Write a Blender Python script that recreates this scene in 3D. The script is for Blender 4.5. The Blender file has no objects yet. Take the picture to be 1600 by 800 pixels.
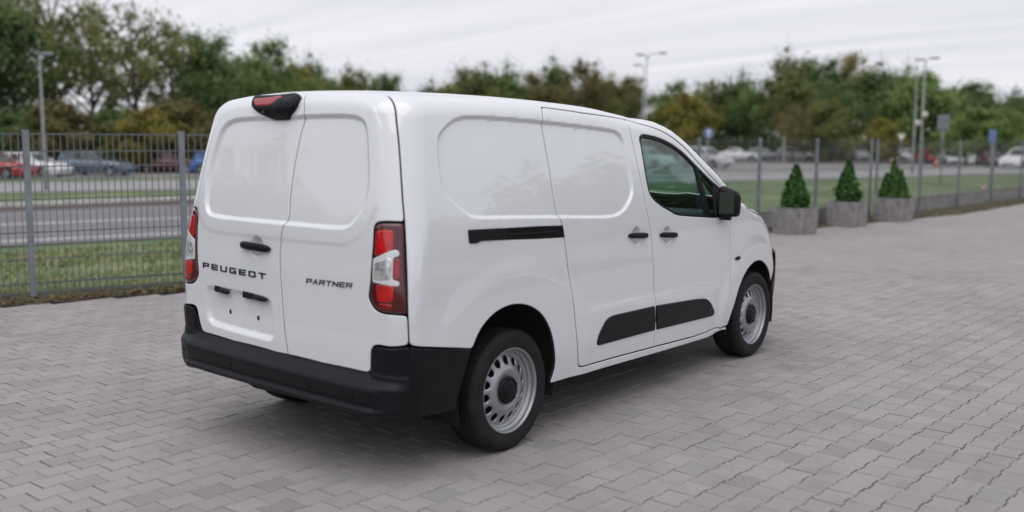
import bpy, bmesh, math, random
import numpy as np
from mathutils import Vector, Matrix
from mathutils.geometry import delaunay_2d_cdt
SC = bpy.context.scene
COL = SC.collection
R = math.radians
PI = math.pi
# ------------------------------------------------------------------ camera
cam = bpy.data.cameras.new('camera')
co = bpy.data.objects.new('camera', cam); COL.objects.link(co)
CAM = np.array([-4.0999, -4.0763, 1.6453])
yaw, pitch, roll = 0.6613, -0.1172, 0.0048
fw = Vector((math.cos(yaw)*math.cos(pitch), math.sin(yaw)*math.cos(pitch), math.sin(pitch)))
rt = fw.cross(Vector((0, 0, 1))).normalized(); up = rt.cross(fw)
r2 = rt*math.cos(roll)+up*math.sin(roll); u2 = -rt*math.sin(roll)+up*math.cos(roll)
m = Matrix((r2, u2, -fw)).transposed().to_4x4(); m.translation = Vector(CAM)
co.matrix_world = m
cam.sensor_width = 36; cam.lens = 1582.44/1600*36
cam.clip_start = 0.1; cam.clip_end = 3000
cam.dof.use_dof = True; cam.dof.focus_distance = 6.3; cam.dof.aperture_fstop = 1.08
SC.camera = co
# ------------------------------------------------------------------ overcast sky and soft sun
SUN_EL, SUN_AZ = 66, 203          # azimuth of the sun, degrees from +X towards +Y
w = bpy.data.worlds.new('World'); SC.world = w; w.use_nodes = True
nt = w.node_tree; nt.nodes.clear(); N = nt.nodes.new; K = nt.links.new
out = N('ShaderNodeOutputWorld'); bg = N('ShaderNodeBackground'); bg.inputs['Strength'].default_value = 0.1
sky = N('ShaderNodeTexSky'); sky.sky_type = 'NISHITA'; sky.sun_disc = False
sky.sun_elevation = R(SUN_EL); sky.sun_rotation = R(90-SUN_AZ); sky.air_density = 1.0; sky.dust_density = 2.0
tc = N('ShaderNodeTexCoord'); sep = N('ShaderNodeSeparateXYZ'); K(tc.outputs['Generated'], sep.inputs[0])
zz = N('ShaderNodeMath'); zz.operation = 'MAXIMUM'; K(sep.outputs['Z'], zz.inputs[0]); zz.inputs[1].default_value = 0.0
za = N('ShaderNodeMath'); za.operation = 'ADD'; K(zz.outputs[0], za.inputs[0]); za.inputs[1].default_value = 0.12
dv = N('ShaderNodeVectorMath'); dv.operation = 'DIVIDE'; K(tc.outputs['Generated'], dv.inputs[0])
cmb = N('ShaderNodeCombineXYZ')
for i in range(3): K(za.outputs[0], cmb.inputs[i])
K(cmb.outputs[0], dv.inputs[1])
mp = N('ShaderNodeMapping'); mp.inputs['Rotation'].default_value = (0, 0, R(-38)); mp.inputs['Scale'].default_value = (1.9, 0.32, 0)
K(dv.outputs[0], mp.inputs['Vector'])
nz = N('ShaderNodeTexNoise'); nz.inputs['Scale'].default_value = 1.0; nz.inputs['Detail'].default_value = 5; nz.inputs['Roughness'].default_value = 0.55
nz.inputs['Distortion'].default_value = 0.6
K(mp.outputs[0], nz.inputs['Vector'])
rp = N('ShaderNodeValToRGB'); K(nz.outputs['Fac'], rp.inputs[0])
e = rp.color_ramp.elements
e[0].position = 0.30; e[0].color = (7.3, 7.4, 8.2, 1); e[1].position = 0.68; e[1].color = (9.5, 9.35, 9.95, 1)
mx = N('ShaderNodeMixRGB'); mx.inputs['Fac'].default_value = 0.93
K(sky.outputs[0], mx.inputs[1]); K(rp.outputs[0], mx.inputs[2]); K(mx.outputs[0], bg.inputs['Color']); K(bg.outputs[0], out.inputs[0])
sl = bpy.data.lights.new('sun', 'SUN'); sl.energy = 1.5; sl.angle = R(70); sl.color = (1, 0.97, 0.93)
so = bpy.data.objects.new('sun', sl); COL.objects.link(so)
sd = Vector((math.cos(R(SUN_EL))*math.cos(R(SUN_AZ)), math.cos(R(SUN_EL))*math.sin(R(SUN_AZ)), math.sin(R(SUN_EL))))
so.rotation_euler = sd.to_track_quat('Z', 'Y').to_euler(); so.location = sd*50
SC.view_settings.view_transform = 'Standard'; SC.view_settings.look = 'None'
SC.view_settings.exposure = 0.0; SC.view_settings.gamma = 1; SC.view_settings.use_curve_mapping = False
SC.render.resolution_x = 1024; SC.render.resolution_y = 512
SC.cycles.max_bounces = 8; SC.cycles.transparent_max_bounces = 16

# ------------------------------------------------------------------ materials
MATS = {}
def mat(name, col, rough=0.5, metal=0.0, coat=0.0, spec=0.5, noise=0.0, nscale=20, bump=0.0, bscale=200, emit=None):
    """principled material with optional colour mottling and fine relief"""
    m = bpy.data.materials.new(name); m.use_nodes = True; t = m.node_tree; b = t.nodes['Principled BSDF']
    b.inputs['Base Color'].default_value = (*col, 1); b.inputs['Roughness'].default_value = rough
    b.inputs['Metallic'].default_value = metal; b.inputs['Coat Weight'].default_value = coat
    b.inputs['Coat Roughness'].default_value = 0.03; b.inputs['Coat IOR'].default_value = 1.7 if 'paint' in name else 1.45; b.inputs['Specular IOR Level'].default_value = spec
    tcn = t.nodes.new('ShaderNodeTexCoord')
    n = t.nodes.new('ShaderNodeTexNoise'); n.inputs['Scale'].default_value = nscale; n.inputs['Detail'].default_value = 4
    t.links.new(tcn.outputs['Object'], n.inputs['Vector'])
    if noise:
        r = t.nodes.new('ShaderNodeMapRange'); r.inputs['From Min'].default_value = .3; r.inputs['From Max'].default_value = .7
        r.inputs['To Min'].default_value = 1-noise; r.inputs['To Max'].default_value = 1+noise
        t.links.new(n.outputs['Fac'], r.inputs['Value'])
        mm = t.nodes.new('ShaderNodeMixRGB'); mm.blend_type = 'MULTIPLY'; mm.inputs['Fac'].default_value = 1
        mm.inputs[1].default_value = (*col, 1); t.links.new(r.outputs[0], mm.inputs[2]); t.links.new(mm.outputs[0], b.inputs['Base Color'])
    if bump:
        n2 = t.nodes.new('ShaderNodeTexNoise'); n2.inputs['Scale'].default_value = bscale; n2.inputs['Detail'].default_value = 3
        t.links.new(tcn.outputs['Object'], n2.inputs['Vector'])
        bp = t.nodes.new('ShaderNodeBump'); bp.inputs['Strength'].default_value = bump; bp.inputs['Distance'].default_value = 0.002
        t.links.new(n2.outputs['Fac'], bp.inputs['Height']); t.links.new(bp.outputs[0], b.inputs['Normal'])
    if emit: b.inputs['Emission Color'].default_value = (*emit, 1); b.inputs['Emission Strength'].default_value = 1
    MATS[name] = m
    return m
def glass_mat(name, tint, refl_rough=0.0):
    m = bpy.data.materials.new(name); m.use_nodes = True; t = m.node_tree; t.nodes.clear()
    o = t.nodes.new('ShaderNodeOutputMaterial'); x = t.nodes.new('ShaderNodeMixShader')
    f = t.nodes.new('ShaderNodeFresnel'); ge = t.nodes.new('ShaderNodeNewGeometry'); mr = t.nodes.new('ShaderNodeMapRange'); mr.inputs['To Min'].default_value = 1.5; mr.inputs['To Max'].default_value = 1/1.5
    t.links.new(ge.outputs['Backfacing'], mr.inputs['Value']); t.links.new(mr.outputs[0], f.inputs['IOR'])
    a = t.nodes.new('ShaderNodeBsdfTransparent'); a.inputs['Color'].default_value = (*tint, 1)
    g = t.nodes.new('ShaderNodeBsdfGlossy'); g.inputs['Roughness'].default_value = refl_rough; g.inputs['Color'].default_value = (1, 1, 1, 1)
    t.links.new(f.outputs[0], x.inputs[0]); t.links.new(a.outputs[0], x.inputs[1]); t.links.new(g.outputs[0], x.inputs[2]); t.links.new(x.outputs[0], o.inputs[0])
    MATS[name] = m
    return m
WHITE = mat('white_paint', (.725, .742, .775), rough=0.25, coat=1.0, noise=.012, nscale=3)
BLACKP = mat('black_plastic', (.006, .0072, .009), rough=0.40, spec=.22, noise=.15, nscale=8, bump=.25, bscale=900)
GLOSSB = mat('gloss_black', (.012, .012, .014), rough=0.15)
GAPSHADE = mat('gap_shade_edge', (.02, .02, .022), rough=0.6)  # shade of the shut gaps, put into the colour of turned-in panel edges
DARK = mat('dark_liner', (.008, .008, .009), rough=0.9)
RUBBER = mat('tyre_rubber', (.017, .017, .018), rough=0.7, spec=.2, noise=.2, nscale=15, bump=.3, bscale=300)
STEEL = mat('wheel_silver', (.35, .36, .375), rough=0.36, metal=0.7, noise=.05, nscale=10)
REDDK = mat('dark_red_lens', (.075, .004, .010), rough=0.08, coat=1)
RED = mat('red_lens', (.50, .008, .012), rough=0.12, coat=1, noise=.35, nscale=28)
REDMID = mat('mid_red_lens', (.30, .006, .012), rough=0.1, coat=1, noise=.2, nscale=30)
CLEAR = mat('clear_lens', (.52, .53, .55), rough=0.12, metal=.35, coat=1, noise=.6, nscale=42)
CLEARF = mat('clear_lens_frame', (.66, .66, .68), rough=0.2, coat=1)
GLASS = glass_mat('tinted_glass', (.60, .76, .72))
INT = mat('cab_trim', (.035, .037, .04), rough=0.7, noise=.2, nscale=10)
SEATM = mat('seat_fabric', (.05, .052, .058), rough=0.9, noise=.3, nscale=60)
GALV = mat('galvanised_steel', (.21, .235, .26), rough=0.55, metal=0.3, noise=.22, nscale=5)
BARS = mat('galvanised_bars', (.16, .17, .18), rough=0.6, metal=0.3, noise=.25, nscale=4)
CONC = mat('planter_concrete', (.235, .225, .225), rough=0.9, noise=.28, nscale=7, bump=.6, bscale=60)

# ------------------------------------------------------------------ object helpers
def obj(name, verts, faces, material, parent=None, smooth=False, normals=None, mats=None, fmat=None):
    me = bpy.data.meshes.new(name)
    me.from_pydata([tuple(v) for v in verts], [], [tuple(f) for f in faces])
    for mm in (mats or [material]): me.materials.append(mm)
    if fmat is not None: me.polygons.foreach_set('material_index', np.asarray(fmat, dtype=np.int32))
    if smooth: me.polygons.foreach_set('use_smooth', [True]*len(me.polygons))
    me.update()
    if normals is not None: me.normals_split_custom_set_from_vertices([tuple(n) for n in normals])
    o = bpy.data.objects.new(name, me); COL.objects.link(o)
    if parent is not None: o.parent = parent
    return o
def bm_obj(name, bm, material, parent=None, smooth=False, loc=None):
    me = bpy.data.meshes.new(name); bm.to_mesh(me); bm.free()
    for mm in (material if isinstance(material, (list, tuple)) else [material]): me.materials.append(mm)
    if smooth: me.polygons.foreach_set('use_smooth', [True]*len(me.polygons))
    o = bpy.data.objects.new(name, me); COL.objects.link(o)
    if parent is not None: o.parent = parent
    if loc is not None: o.location = loc
    return o
def empty(name, loc, label, cat, group=None, rz=0):
    o = bpy.data.objects.new(name, None); COL.objects.link(o); o.location = loc; o.rotation_euler = (0, 0, rz)
    return tag(o, label, cat, group)
def tag(o, label=None, cat=None, group=None, kind=None):
    if label: o['label'] = label
    if cat: o['category'] = cat
    if group: o['group'] = group
    if kind: o['kind'] = kind
    return o
def copy_tree(o, parent=None):
    c = o.copy(); COL.objects.link(c)
    if parent is not None: c.parent = parent
    for ch in list(o.children): copy_tree(ch, c)
    return c
def bbox(bm, x0, x1, y0, y1, z0, z1, bev=0.0, mi=0, M=None):
    vs = [bm.verts.new((x, y, z)) for x in (x0, x1) for y in (y0, y1) for z in (z0, z1)]
    if M is not None:
        for v in vs: v.co = M @ v.co
    fs = [bm.faces.new([vs[i] for i in q]) for q in ((0, 1, 3, 2), (4, 6, 7, 5), (0, 4, 5, 1), (2, 3, 7, 6), (0, 2, 6, 4), (1, 5, 7, 3))]
    for f in fs: f.material_index = mi
    if bev:
        es = set(e for f in fs for e in f.edges)
        bmesh.ops.bevel(bm, geom=list(es), offset=bev, segments=2, profile=.5, affect='EDGES')
    return vs
def btube(bm, pts, rads, n=8, cap=True, mi=0):
    """tapered tube through points"""
    rings = []
    pts = [Vector(p) for p in pts]
    for i, p in enumerate(pts):
        d = (pts[min(i+1, len(pts)-1)]-pts[max(i-1, 0)]).normalized()
        a = d.cross(Vector((0, 0, 1)) if abs(d.z) < .9 else Vector((1, 0, 0))).normalized(); b = d.cross(a)
        rings.append([bm.verts.new(p+(a*math.cos(2*PI*k/n)+b*math.sin(2*PI*k/n))*rads[i]) for k in range(n)])
    for i in range(len(rings)-1):
        for k in range(n):
            f = bm.faces.new((rings[i][k], rings[i][(k+1) % n], rings[i+1][(k+1) % n], rings[i+1][k])); f.material_index = mi
    if cap:
        for rr in (rings[0][::-1], rings[-1]):
            f = bm.faces.new(rr); f.material_index = mi
    return bm
def blathe(bm, prof, n=48, axis='y', mi=0, closed=False):
    """lathe a list of (radius, offset) about the y axis"""
    rings = []
    for (r, o) in prof:
        ring = []
        for k in range(n):
            a = 2*PI*k/n
            ring.append(bm.verts.new((r*math.cos(a), o, r*math.sin(a)) if axis == 'y' else (r*math.cos(a), r*math.sin(a), o)))
        rings.append(ring)
    m = len(rings)
    for i in range(m if closed else m-1):
        a, b = rings[i], rings[(i+1) % m]
        for k in range(n):
            f = bm.faces.new((a[k], a[(k+1) % n], b[(k+1) % n], b[k])); f.material_index = mi
    return rings
# ================================================================== setting: terrain, roads, paving
HU = [-60, .05, 1, 3, 10, 22, 26, 36, 70, 900]; HZ = [-.05, -.05, -.07, -.2, -.6, -.62, -.8, -.85, -.9, -.9]
def H(x, y): return float(np.interp(.22*x+.975*y-6.5, HU, HZ))
def node_mat(name):
    m = bpy.data.materials.new(name); m.use_nodes = True; MATS[name] = m
    t = m.node_tree; return m, t, t.nodes['Principled BSDF'], (lambda k: t.nodes.new(k)), t.links.new
def noise(t, vec, scale, detail=4, rough=.55):
    n = t.nodes.new('ShaderNodeTexNoise'); n.inputs['Scale'].default_value = scale; n.inputs['Detail'].default_value = detail; n.inputs['Roughness'].default_value = rough
    if vec is not None: t.links.new(vec, n.inputs['Vector'])
    return n.outputs['Fac']
def ramp(t, fac, stops):
    r = t.nodes.new('ShaderNodeValToRGB'); t.links.new(fac, r.inputs[0]); el = r.color_ramp.elements
    while len(el) < len(stops): el.new(.5)
    for e_, (p, c) in zip(el, stops): e_.position = p; e_.color = (*c, 1)
    return r.outputs[0]
def mixc(t, a, b, fac, mode='MIX'):
    x = t.nodes.new('ShaderNodeMixRGB'); x.blend_type = mode
    for sck, v in ((x.inputs[0], fac), (x.inputs[1], a), (x.inputs[2], b)):
        if hasattr(v, 'links'): t.links.new(v, sck)
        elif isinstance(v, tuple): sck.default_value = (*v, 1)
        else: sck.default_value = v
    return x.outputs[0]
def ground_mat(name, stops, sc1, sc2, rough=.95, bump=.5, patch=None):
    m, t, b, N_, K_ = node_mat(name); g = N_('ShaderNodeNewGeometry').outputs['Position']
    c = ramp(t, noise(t, g, sc1, 5), stops)
    c = mixc(t, c, ramp(t, noise(t, g, sc2, 4, .7), [(.3, (.6, .6, .6)), (.7, (1.35, 1.35, 1.35))]), 1.0, 'MULTIPLY')
    if patch: c = mixc(t, c, patch[0], ramp(t, noise(t, g, patch[1], 3), [(patch[2], (0, 0, 0)), (patch[2]+.12, (1, 1, 1))]))
    K_(c, b.inputs['Base Color']); b.inputs['Roughness'].default_value = rough; b.inputs['Specular IOR Level'].default_value = .2
    bp = N_('ShaderNodeBump'); bp.inputs['Strength'].default_value = bump; bp.inputs['Distance'].default_value = .02
    K_(noise(t, g, sc2*2, 3), bp.inputs['Height']); K_(bp.outputs[0], b.inputs['Normal'])
    return m
GRASS = ground_mat('grass_ground', [(.30, (.075, .125, .055)), (.50, (.115, .165, .078)), (.61, (.16, .195, .095)), (.72, (.25, .24, .14))], .35, 6, patch=((.10, .15, .07), .9, .52))
ASPH = ground_mat('asphalt', [(.3, (.16, .16, .17)), (.7, (.20, .20, .21))], .5, 30, bump=.2)
ASPH2 = ground_mat('pale_asphalt', [(.3, (.26, .257, .265)), (.7, (.30, .297, .30))], .3, 20, bump=.2)
BROWN = ground_mat('brown_gutter', [(.3, (.075, .058, .055)), (.7, (.10, .080, .074))], 1.5, 12)
SOIL = ground_mat('soil', [(.25, (.045, .038, .030)), (.5, (.10, .085, .065)), (.62, (.075, .085, .04)), (.8, (.16, .13, .10))], 6, 40, bump=1.0)
PAINTW = mat('road_paint', (.80, .80, .78), rough=.7, noise=.2, nscale=3)
KERB = mat('kerb_concrete', (.56, .55, .53), rough=.9, noise=.2, nscale=3)
# one terrain sheet out to the horizon
uu = [-300, -60, -20, -8, -3, .05, 1, 2, 3, 6, 10, 16, 22, 24, 26, 30, 36, 50, 70, 120, 250, 600]; vv = list(np.arange(-60, 400, 8.0))
vv = [-400, -150]+vv+[600]
V = []; Fs = []
for u in uu:
    for v in vv:
        x = .22*(u+6.5)+.975*v; y = .975*(u+6.5)-.22*v; V.append((x, y, float(np.interp(u, HU, HZ))))
nv = len(vv)
for i in range(len(uu)-1):
    for j in range(nv-1): Fs.append((i*nv+j, (i+1)*nv+j, (i+1)*nv+j+1, i*nv+j+1)[::-1])
gr = obj('ground', V, Fs, GRASS, None, True); tag(gr, kind='structure')
def strip(name, A, B, material, lift, n=40, m=6, parent=None, kind='structure'):
    """drape a strip between two polylines on the terrain"""
    A = np.array(A, float); B = np.array(B, float)
    def along(P, n):
        d = np.r_[0, np.cumsum(np.linalg.norm(np.diff(P, axis=0), axis=1))]; q = np.linspace(0, d[-1], n); return np.stack([np.interp(q, d, P[:, 0]), np.interp(q, d, P[:, 1])], 1)
    a, b = along(A, n), along(B, n); V = []; Fs = []
    for i in range(n):
        for j in range(m+1):
            p = a[i]*(1-j/m)+b[i]*(j/m); V.append((p[0], p[1], H(*p)+lift))
    for i in range(n-1):
        for j in range(m): k = i*(m+1)+j; Fs.append((k, k+m+1, k+m+2, k+1))
    if (Vector(V[Fs[0][1]])-Vector(V[Fs[0][0]])).cross(Vector(V[Fs[0][3]])-Vector(V[Fs[0][0]])).z < 0: Fs = [f[::-1] for f in Fs]
    o = obj(name, V, Fs, material, parent, True)
    if kind: tag(o, kind=kind)
    return o
def ext(P, a, b):
    P = [np.array(p, float) for p in P]; d0 = P[0]-P[1]; d0 /= np.linalg.norm(d0); d1 = P[-1]-P[-2]; d1 /= np.linalg.norm(d1)
    return [P[0]+d0*a]+P+[P[-1]+d1*b]
r1a = ext([(4.4, 16.63), (8.95, 15.23)], 40, 6); r1b = ext([(9.87, 25.57), (15.26, 24.5)], 40, 6); r1c = ext([(11.6, 29.1), (18.2, 28.7)], 40, 4)
road = strip('road', r1a, r1b, ASPH, .03)
strip('gutter', r1b, r1c, BROWN, .034)
strip('lane_line', ext([(7.76, 21.16), (12.0, 19.74)], 40, 8), ext([(7.86, 21.30), (12.12, 19.86)], 40, 8), PAINTW, .036, n=30, m=1)
strip('edge_line', ext([(5.80, 17.14), (9.40, 15.96)], 40, 8), ext([(5.9, 17.25), (9.5, 16.06)], 40, 8), PAINTW, .036, n=30, m=1)
# junction that takes the near road over to the far road
strip('junction', [r1a[-1], (22, 16), (31, 23), (36.7, 28.4)], [r1b[-1], (23.5, 26), (26.5, 30), (28.4, 33.2)], ASPH, .026)
r2n = ext([(16.56, 39.66), (23.16, 36.13), (45.57, 20.69), (53.49, 15.87), (68.84, 10.31)], 50, 80); r2f = ext([(20.76, 48.51), (29.3, 45.14), (62.38, 29.09), (75.62, 23.57), (93.21, 15.15)], 50, 80)
strip('far_road', r2n, r2f, ASPH2, .03, n=60)
# car park behind the far road
lot_a = [np.array(p)+np.array([3.5, 7.0])*(.6 if i < 3 else .35) for i, p in enumerate(r2f)]; lot_b = [np.array(p)+np.array([24, 30.0]) for p in r2f]
strip('car_park', lot_a, lot_b, ground_mat('car_park_asphalt', [(.3, (.20, .195, .20)), (.7, (.27, .26, .26))], .2, 8, bump=.2), .024, n=50)
# kerb stones along the gutter
kerb = strip('kerb', r1c, [np.array(p)+np.array([.05, .2]) for p in r1c], KERB, .05, n=30, m=1)
K0, K1 = np.array(r1c[0]), np.array(r1c[-1])
dK = (K1-K0)/np.linalg.norm(K1-K0); me_k = None
for i in range(int(np.linalg.norm(K1-K0)/1.0)):
    d = i*1.0+.5; tot = 0; P = None
    for a, b in zip(r1c[:-1], r1c[1:]):
        L_ = np.linalg.norm(np.array(b)-np.array(a))
        if d <= tot+L_: dirn = (np.array(b)-np.array(a))/L_; P = np.array(a)+dirn*(d-tot); break
        tot += L_
    if P is None: continue
    if me_k is None:
        bm = bmesh.new(); bbox(bm, -.492, .492, -.08, .10, -.10, .12, .02); o = bm_obj('kerb_stone', bm, KERB, kerb); me_k = o.data
    else:
        o = bpy.data.objects.new('kerb_stone', me_k); COL.objects.link(o); o.parent = kerb
    o.location = (P[0], P[1], H(*P)+.04); o.rotation_euler = (random.uniform(-.01, .01), random.uniform(-.01, .01), math.atan2(dirn[1], dirn[0]))
# ---- fence line (posts) shared by soil strip, paving edge and fence
POSTS = [(-5.33, 7.79), (-3.78, 7.325), (-2.22, 6.86), (-.66, 6.39), (.90, 5.92), (2.33, 5.42), (4.1, 5.10), (5.86, 4.79), (7.62, 4.48), (9.38, 4.17), (11.14, 3.86), (12.87, 3.56), (14.63, 3.20), (16.80, 2.90), (17.08, 2.87), (19.35, 2.64), (21.70, 2.43), (24.05, 2.21), (26.35, 2.0), (28.7, 1.78), (31.0, 1.57), (33.3, 1.36)]
FP = np.array(POSTS)
def fence_y(x): return np.interp(x, FP[:, 0], FP[:, 1])
EDX = [-8, .48, 2.17, 6, 11, 14, 17.2, 19.5, 24.6, 34]; EDY = [8.3, 5.72, 5.16, 4.45, 3.52, 2.96, 2.28, 1.80, 1.54, 1.05]
def edge_y(x): return np.interp(x, EDX, EDY)
# soil and leaf strip between paving and fence
xs = np.arange(-8, 34.1, .35); V = []; Fs = []
for i, x in enumerate(xs):
    y0 = edge_y(x)-.03+.05*math.sin(x*5.1)*math.sin(x*1.7); y1 = fence_y(x)+.55
    for j in range(6):
        s = j/5; V.append((x+.03*j, y0+(y1-y0)*s, (.004+.03*math.sin(s*PI)+.012*math.sin(x*9+j*2.1)*math.sin(s*PI)) if j < 5 else -.10))
for i in range(len(xs)-1):
    for j in range(5): k = i*6+j; Fs.append((k, k+6, k+7, k+1))
tag(obj('soil_strip', V, Fs, SOIL, None, True), kind='structure')
# ---- block paving: interlocking blocks laid in rows along the van
A_ = -.05; cA, sA = math.cos(A_), math.sin(A_); PU, PV, V0 = .168, .138, -1.973
def paver_mat(name, island):
    m, t, b, N_, K_ = node_mat(name); geo = N_('ShaderNodeNewGeometry'); g = geo.outputs['Position']
    rnd = geo.outputs['Random Per Island'] if island else N_('ShaderNodeObjectInfo').outputs['Random']
    c = ramp(t, rnd, [(0, (0.255, 0.241, 0.235)), (.07, (0.285, 0.268, 0.262)), (.35, (0.300, 0.280, 0.275)), (.8, (0.323, 0.302, 0.296)), (.94, (0.315, 0.296, 0.278)), (1, (0.266, 0.264, 0.259))])
    finish_paver(t, b, c, g, N_, K_); return m
def finish_paver(t, b, c, g, N_, K_):
    big = ramp(t, noise(t, g, .55, 4, .6), [(.30, (.83, .845, .86)), (.55, (.965, .97, .98)), (.75, (1.02, 1.02, 1.01))])
    c = mixc(t, c, big, 1.0, 'MULTIPLY')
    mid = ramp(t, noise(t, g, 3.3, 5, .65), [(.30, (.86, .86, .865)), (.46, (1, 1, 1)), (.8, (1.05, 1.04, 1.03))])
    c = mixc(t, c, mid, 1.0, 'MULTIPLY')
    fine = ramp(t, noise(t, g, 140, 3, .7), [(.3, (.82, .82, .82)), (.7, (1.16, 1.16, 1.16))])
    c = mixc(t, c, fine, 1.0, 'MULTIPLY')
    spots = ramp(t, noise(t, g, 11, 4, .7), [(.70, (0, 0, 0)), (.76, (1, 1, 1))])
    c = mixc(t, c, (.10, .10, .098), mixc(t, spots, (.35, .35, .35), 1.0, 'MULTIPLY'))
    K_(c, b.inputs['Base Color']); b.inputs['Roughness'].default_value = .86; b.inputs['Specular IOR Level'].default_value = .3
    bp = N_('ShaderNodeBump'); bp.inputs['Strength'].default_value = .5; bp.inputs['Distance'].default_value = .002
    K_(noise(t, g, 160, 4, .7), bp.inputs['Height']); K_(bp.outputs[0], b.inputs['Normal'])
PAV1 = paver_mat('paving_block_face', False); PAV2 = paver_mat('paving_block_faces', True)
JOINT = ground_mat('joint_sand', [(.3, (.035, .034, .032)), (.7, (.07, .066, .06))], 3, 80, patch=((.05, .065, .03), .8, .62))
m, t, b, N_, K_ = node_mat('far_paving')
g = N_('ShaderNodeNewGeometry').outputs['Position']; mpn = N_('ShaderNodeMapping'); mpn.inputs['Rotation'].default_value = (0, 0, -A_); mpn.inputs['Location'].default_value = (0, -V0, 0)
K_(g, mpn.inputs['Vector']); br = N_('ShaderNodeTexBrick'); K_(mpn.outputs[0], br.inputs['Vector'])
for k_, v_ in (('Scale', 1.0), ('Mortar Size', .0035), ('Brick Width', PU), ('Row Height', PV), ('Mortar Smooth', .3)): br.inputs[k_].default_value = v_
br.inputs['Color1'].default_value = (.283, .267, .262, 1); br.inputs['Color2'].default_value = (.322, .301, .296, 1); br.inputs['Mortar'].default_value = (.16, .152, .145, 1)
finish_paver(t, b, br.outputs['Color'], g, N_, K_); PAVF = m
RNEAR = 13.0
V = []; Fs = []; fm = []
xs = np.arange(-9, 34.01, .5)
def inpave(x, y): return y < edge_y(x)
yl = -14.0
for i, x in enumerate(xs[:-1]):
    x1 = xs[i+1]; ys0 = np.arange(yl, edge_y(x), .5); ny = max(3, len(ys0))
    for j in range(ny):
        ya, yb = yl+(edge_y(x)-yl)*j/ny, yl+(edge_y(x)-yl)*(j+1)/ny; yc, yd = yl+(edge_y(x1)-yl)*j/ny, yl+(edge_y(x1)-yl)*(j+1)/ny
        cx, cy = (x+x1)/2, (ya+yd)/2; far = math.hypot(cx-CAM[0], cy-CAM[1]) > RNEAR or cy < -9
        z = -.0012 if far else -.0050
        k = len(V); V += [(x, ya, z), (x1, yc, z), (x1, yd, z), (x, yb, z)]; Fs.append((k, k+1, k+2, k+3)); fm.append(1 if far else 0)
pave = obj('pavement', V, Fs, JOINT, None, False, None, [JOINT, PAVF], fm); tag(pave, kind='structure')
hl_, hw, hn = PU/2-.0028, PV/2+.0048-.0028, PV/2-.0048-.0028
outl = [(-hl_, -hw), (-.0445, -hw), (-.0395, -hn), (.0395, -hn), (.0445, -hw), (hl_, -hw), (hl_, hw), (.0445, hw), (.0395, hn), (-.0395, hn), (-.0445, hw), (-hl_, hw)]
OB = np.array(outl); inn = OB*[(hl_-.0022)/hl_, (hw-.0022)/hw]
n12 = 12
BV = np.vstack([np.c_[inn, np.zeros(12)], np.c_[OB, np.full(12, -.0025)], np.c_[OB, np.full(12, -.02)]])
BF = [tuple(range(12))]+[(12+i, 12+(i+1) % 12, (i+1) % 12, i) for i in range(12)]+[(24+i, 24+(i+1) % 12, 12+(i+1) % 12, 12+i) for i in range(12)]
rng = np.random.default_rng(7)
cells = []
for kv in range(-90, 95):
    for ku in range(-75, 100):
        u = (ku+.5*(kv % 2))*PU; v = V0+(kv+.5)*PV; x = u*cA-v*sA; y = u*sA+v*cA
        d = math.hypot(x-CAM[0], y-CAM[1])
        if d > RNEAR+.45 or d < 3.0: continue
        if y > edge_y(x)-.06 or y < -9.2 or x < -6.5: continue
        ang = math.degrees(math.atan2(y-CAM[1], x-CAM[0]))
        if ang < -4 or ang > 84: continue
        # pixel position, to find the ones that show largest
        dv = Vector((x, y, 0))-Vector(CAM); zc_ = dv.dot(fw); px, py = 800+1582.4*dv.dot(r2)/zc_, 400-1582.4*dv.dot(u2)/zc_
        vis = -40 < px < 1640 and py < 825
        cells.append((d if vis else d+100, x, y))
cells.sort()
protos = []
for k in range(4):
    v = BV.copy(); v[:, :2] *= 1+rng.uniform(-.004, .004, 2); v[:12, :2] += rng.uniform(-.0012, .0012, (12, 2)); v[12:24, :2] += rng.uniform(-.0008, .0008, (12, 2))
    me = bpy.data.meshes.new('paving_block'); me.from_pydata([tuple(p) for p in v], [], BF); me.materials.append(PAV1); me.update(); protos.append((me, v))
def tilt(): return rng.normal(0, .0008), rng.normal(0, .003), rng.normal(0, .003)
for d, x, y in cells[:300]:
    o = bpy.data.objects.new('paving_block', protos[rng.integers(4)][0]); COL.objects.link(o); o.parent = pave
    dz, tx, ty = tilt(); o.location = (x+rng.normal(0, .0008), y+rng.normal(0, .0008), dz); o.rotation_euler = (tx, ty, A_+rng.normal(0, .006)+(PI if rng.random() < .5 else 0))
rest = cells[300:]; VV = []; FF = []
BFa = BF
for i, (d, x, y) in enumerate(rest):
    v = protos[rng.integers(4)][1]; dz, tx, ty = tilt(); a = A_+rng.normal(0, .006); c, s = math.cos(a), math.sin(a)
    px = v[:, 0]*c-v[:, 1]*s+x+rng.normal(0, .0008); py = v[:, 0]*s+v[:, 1]*c+y+rng.normal(0, .0008); pz = v[:, 2]+dz+v[:, 0]*ty+v[:, 1]*tx
    VV.append(np.stack([px, py, pz], 1)); k = i*36; FF += [tuple(k+q for q in f) for f in BFa]
tag(obj('paving_blocks', np.vstack(VV), FF, PAV2, pave), kind='stuff')
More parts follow.
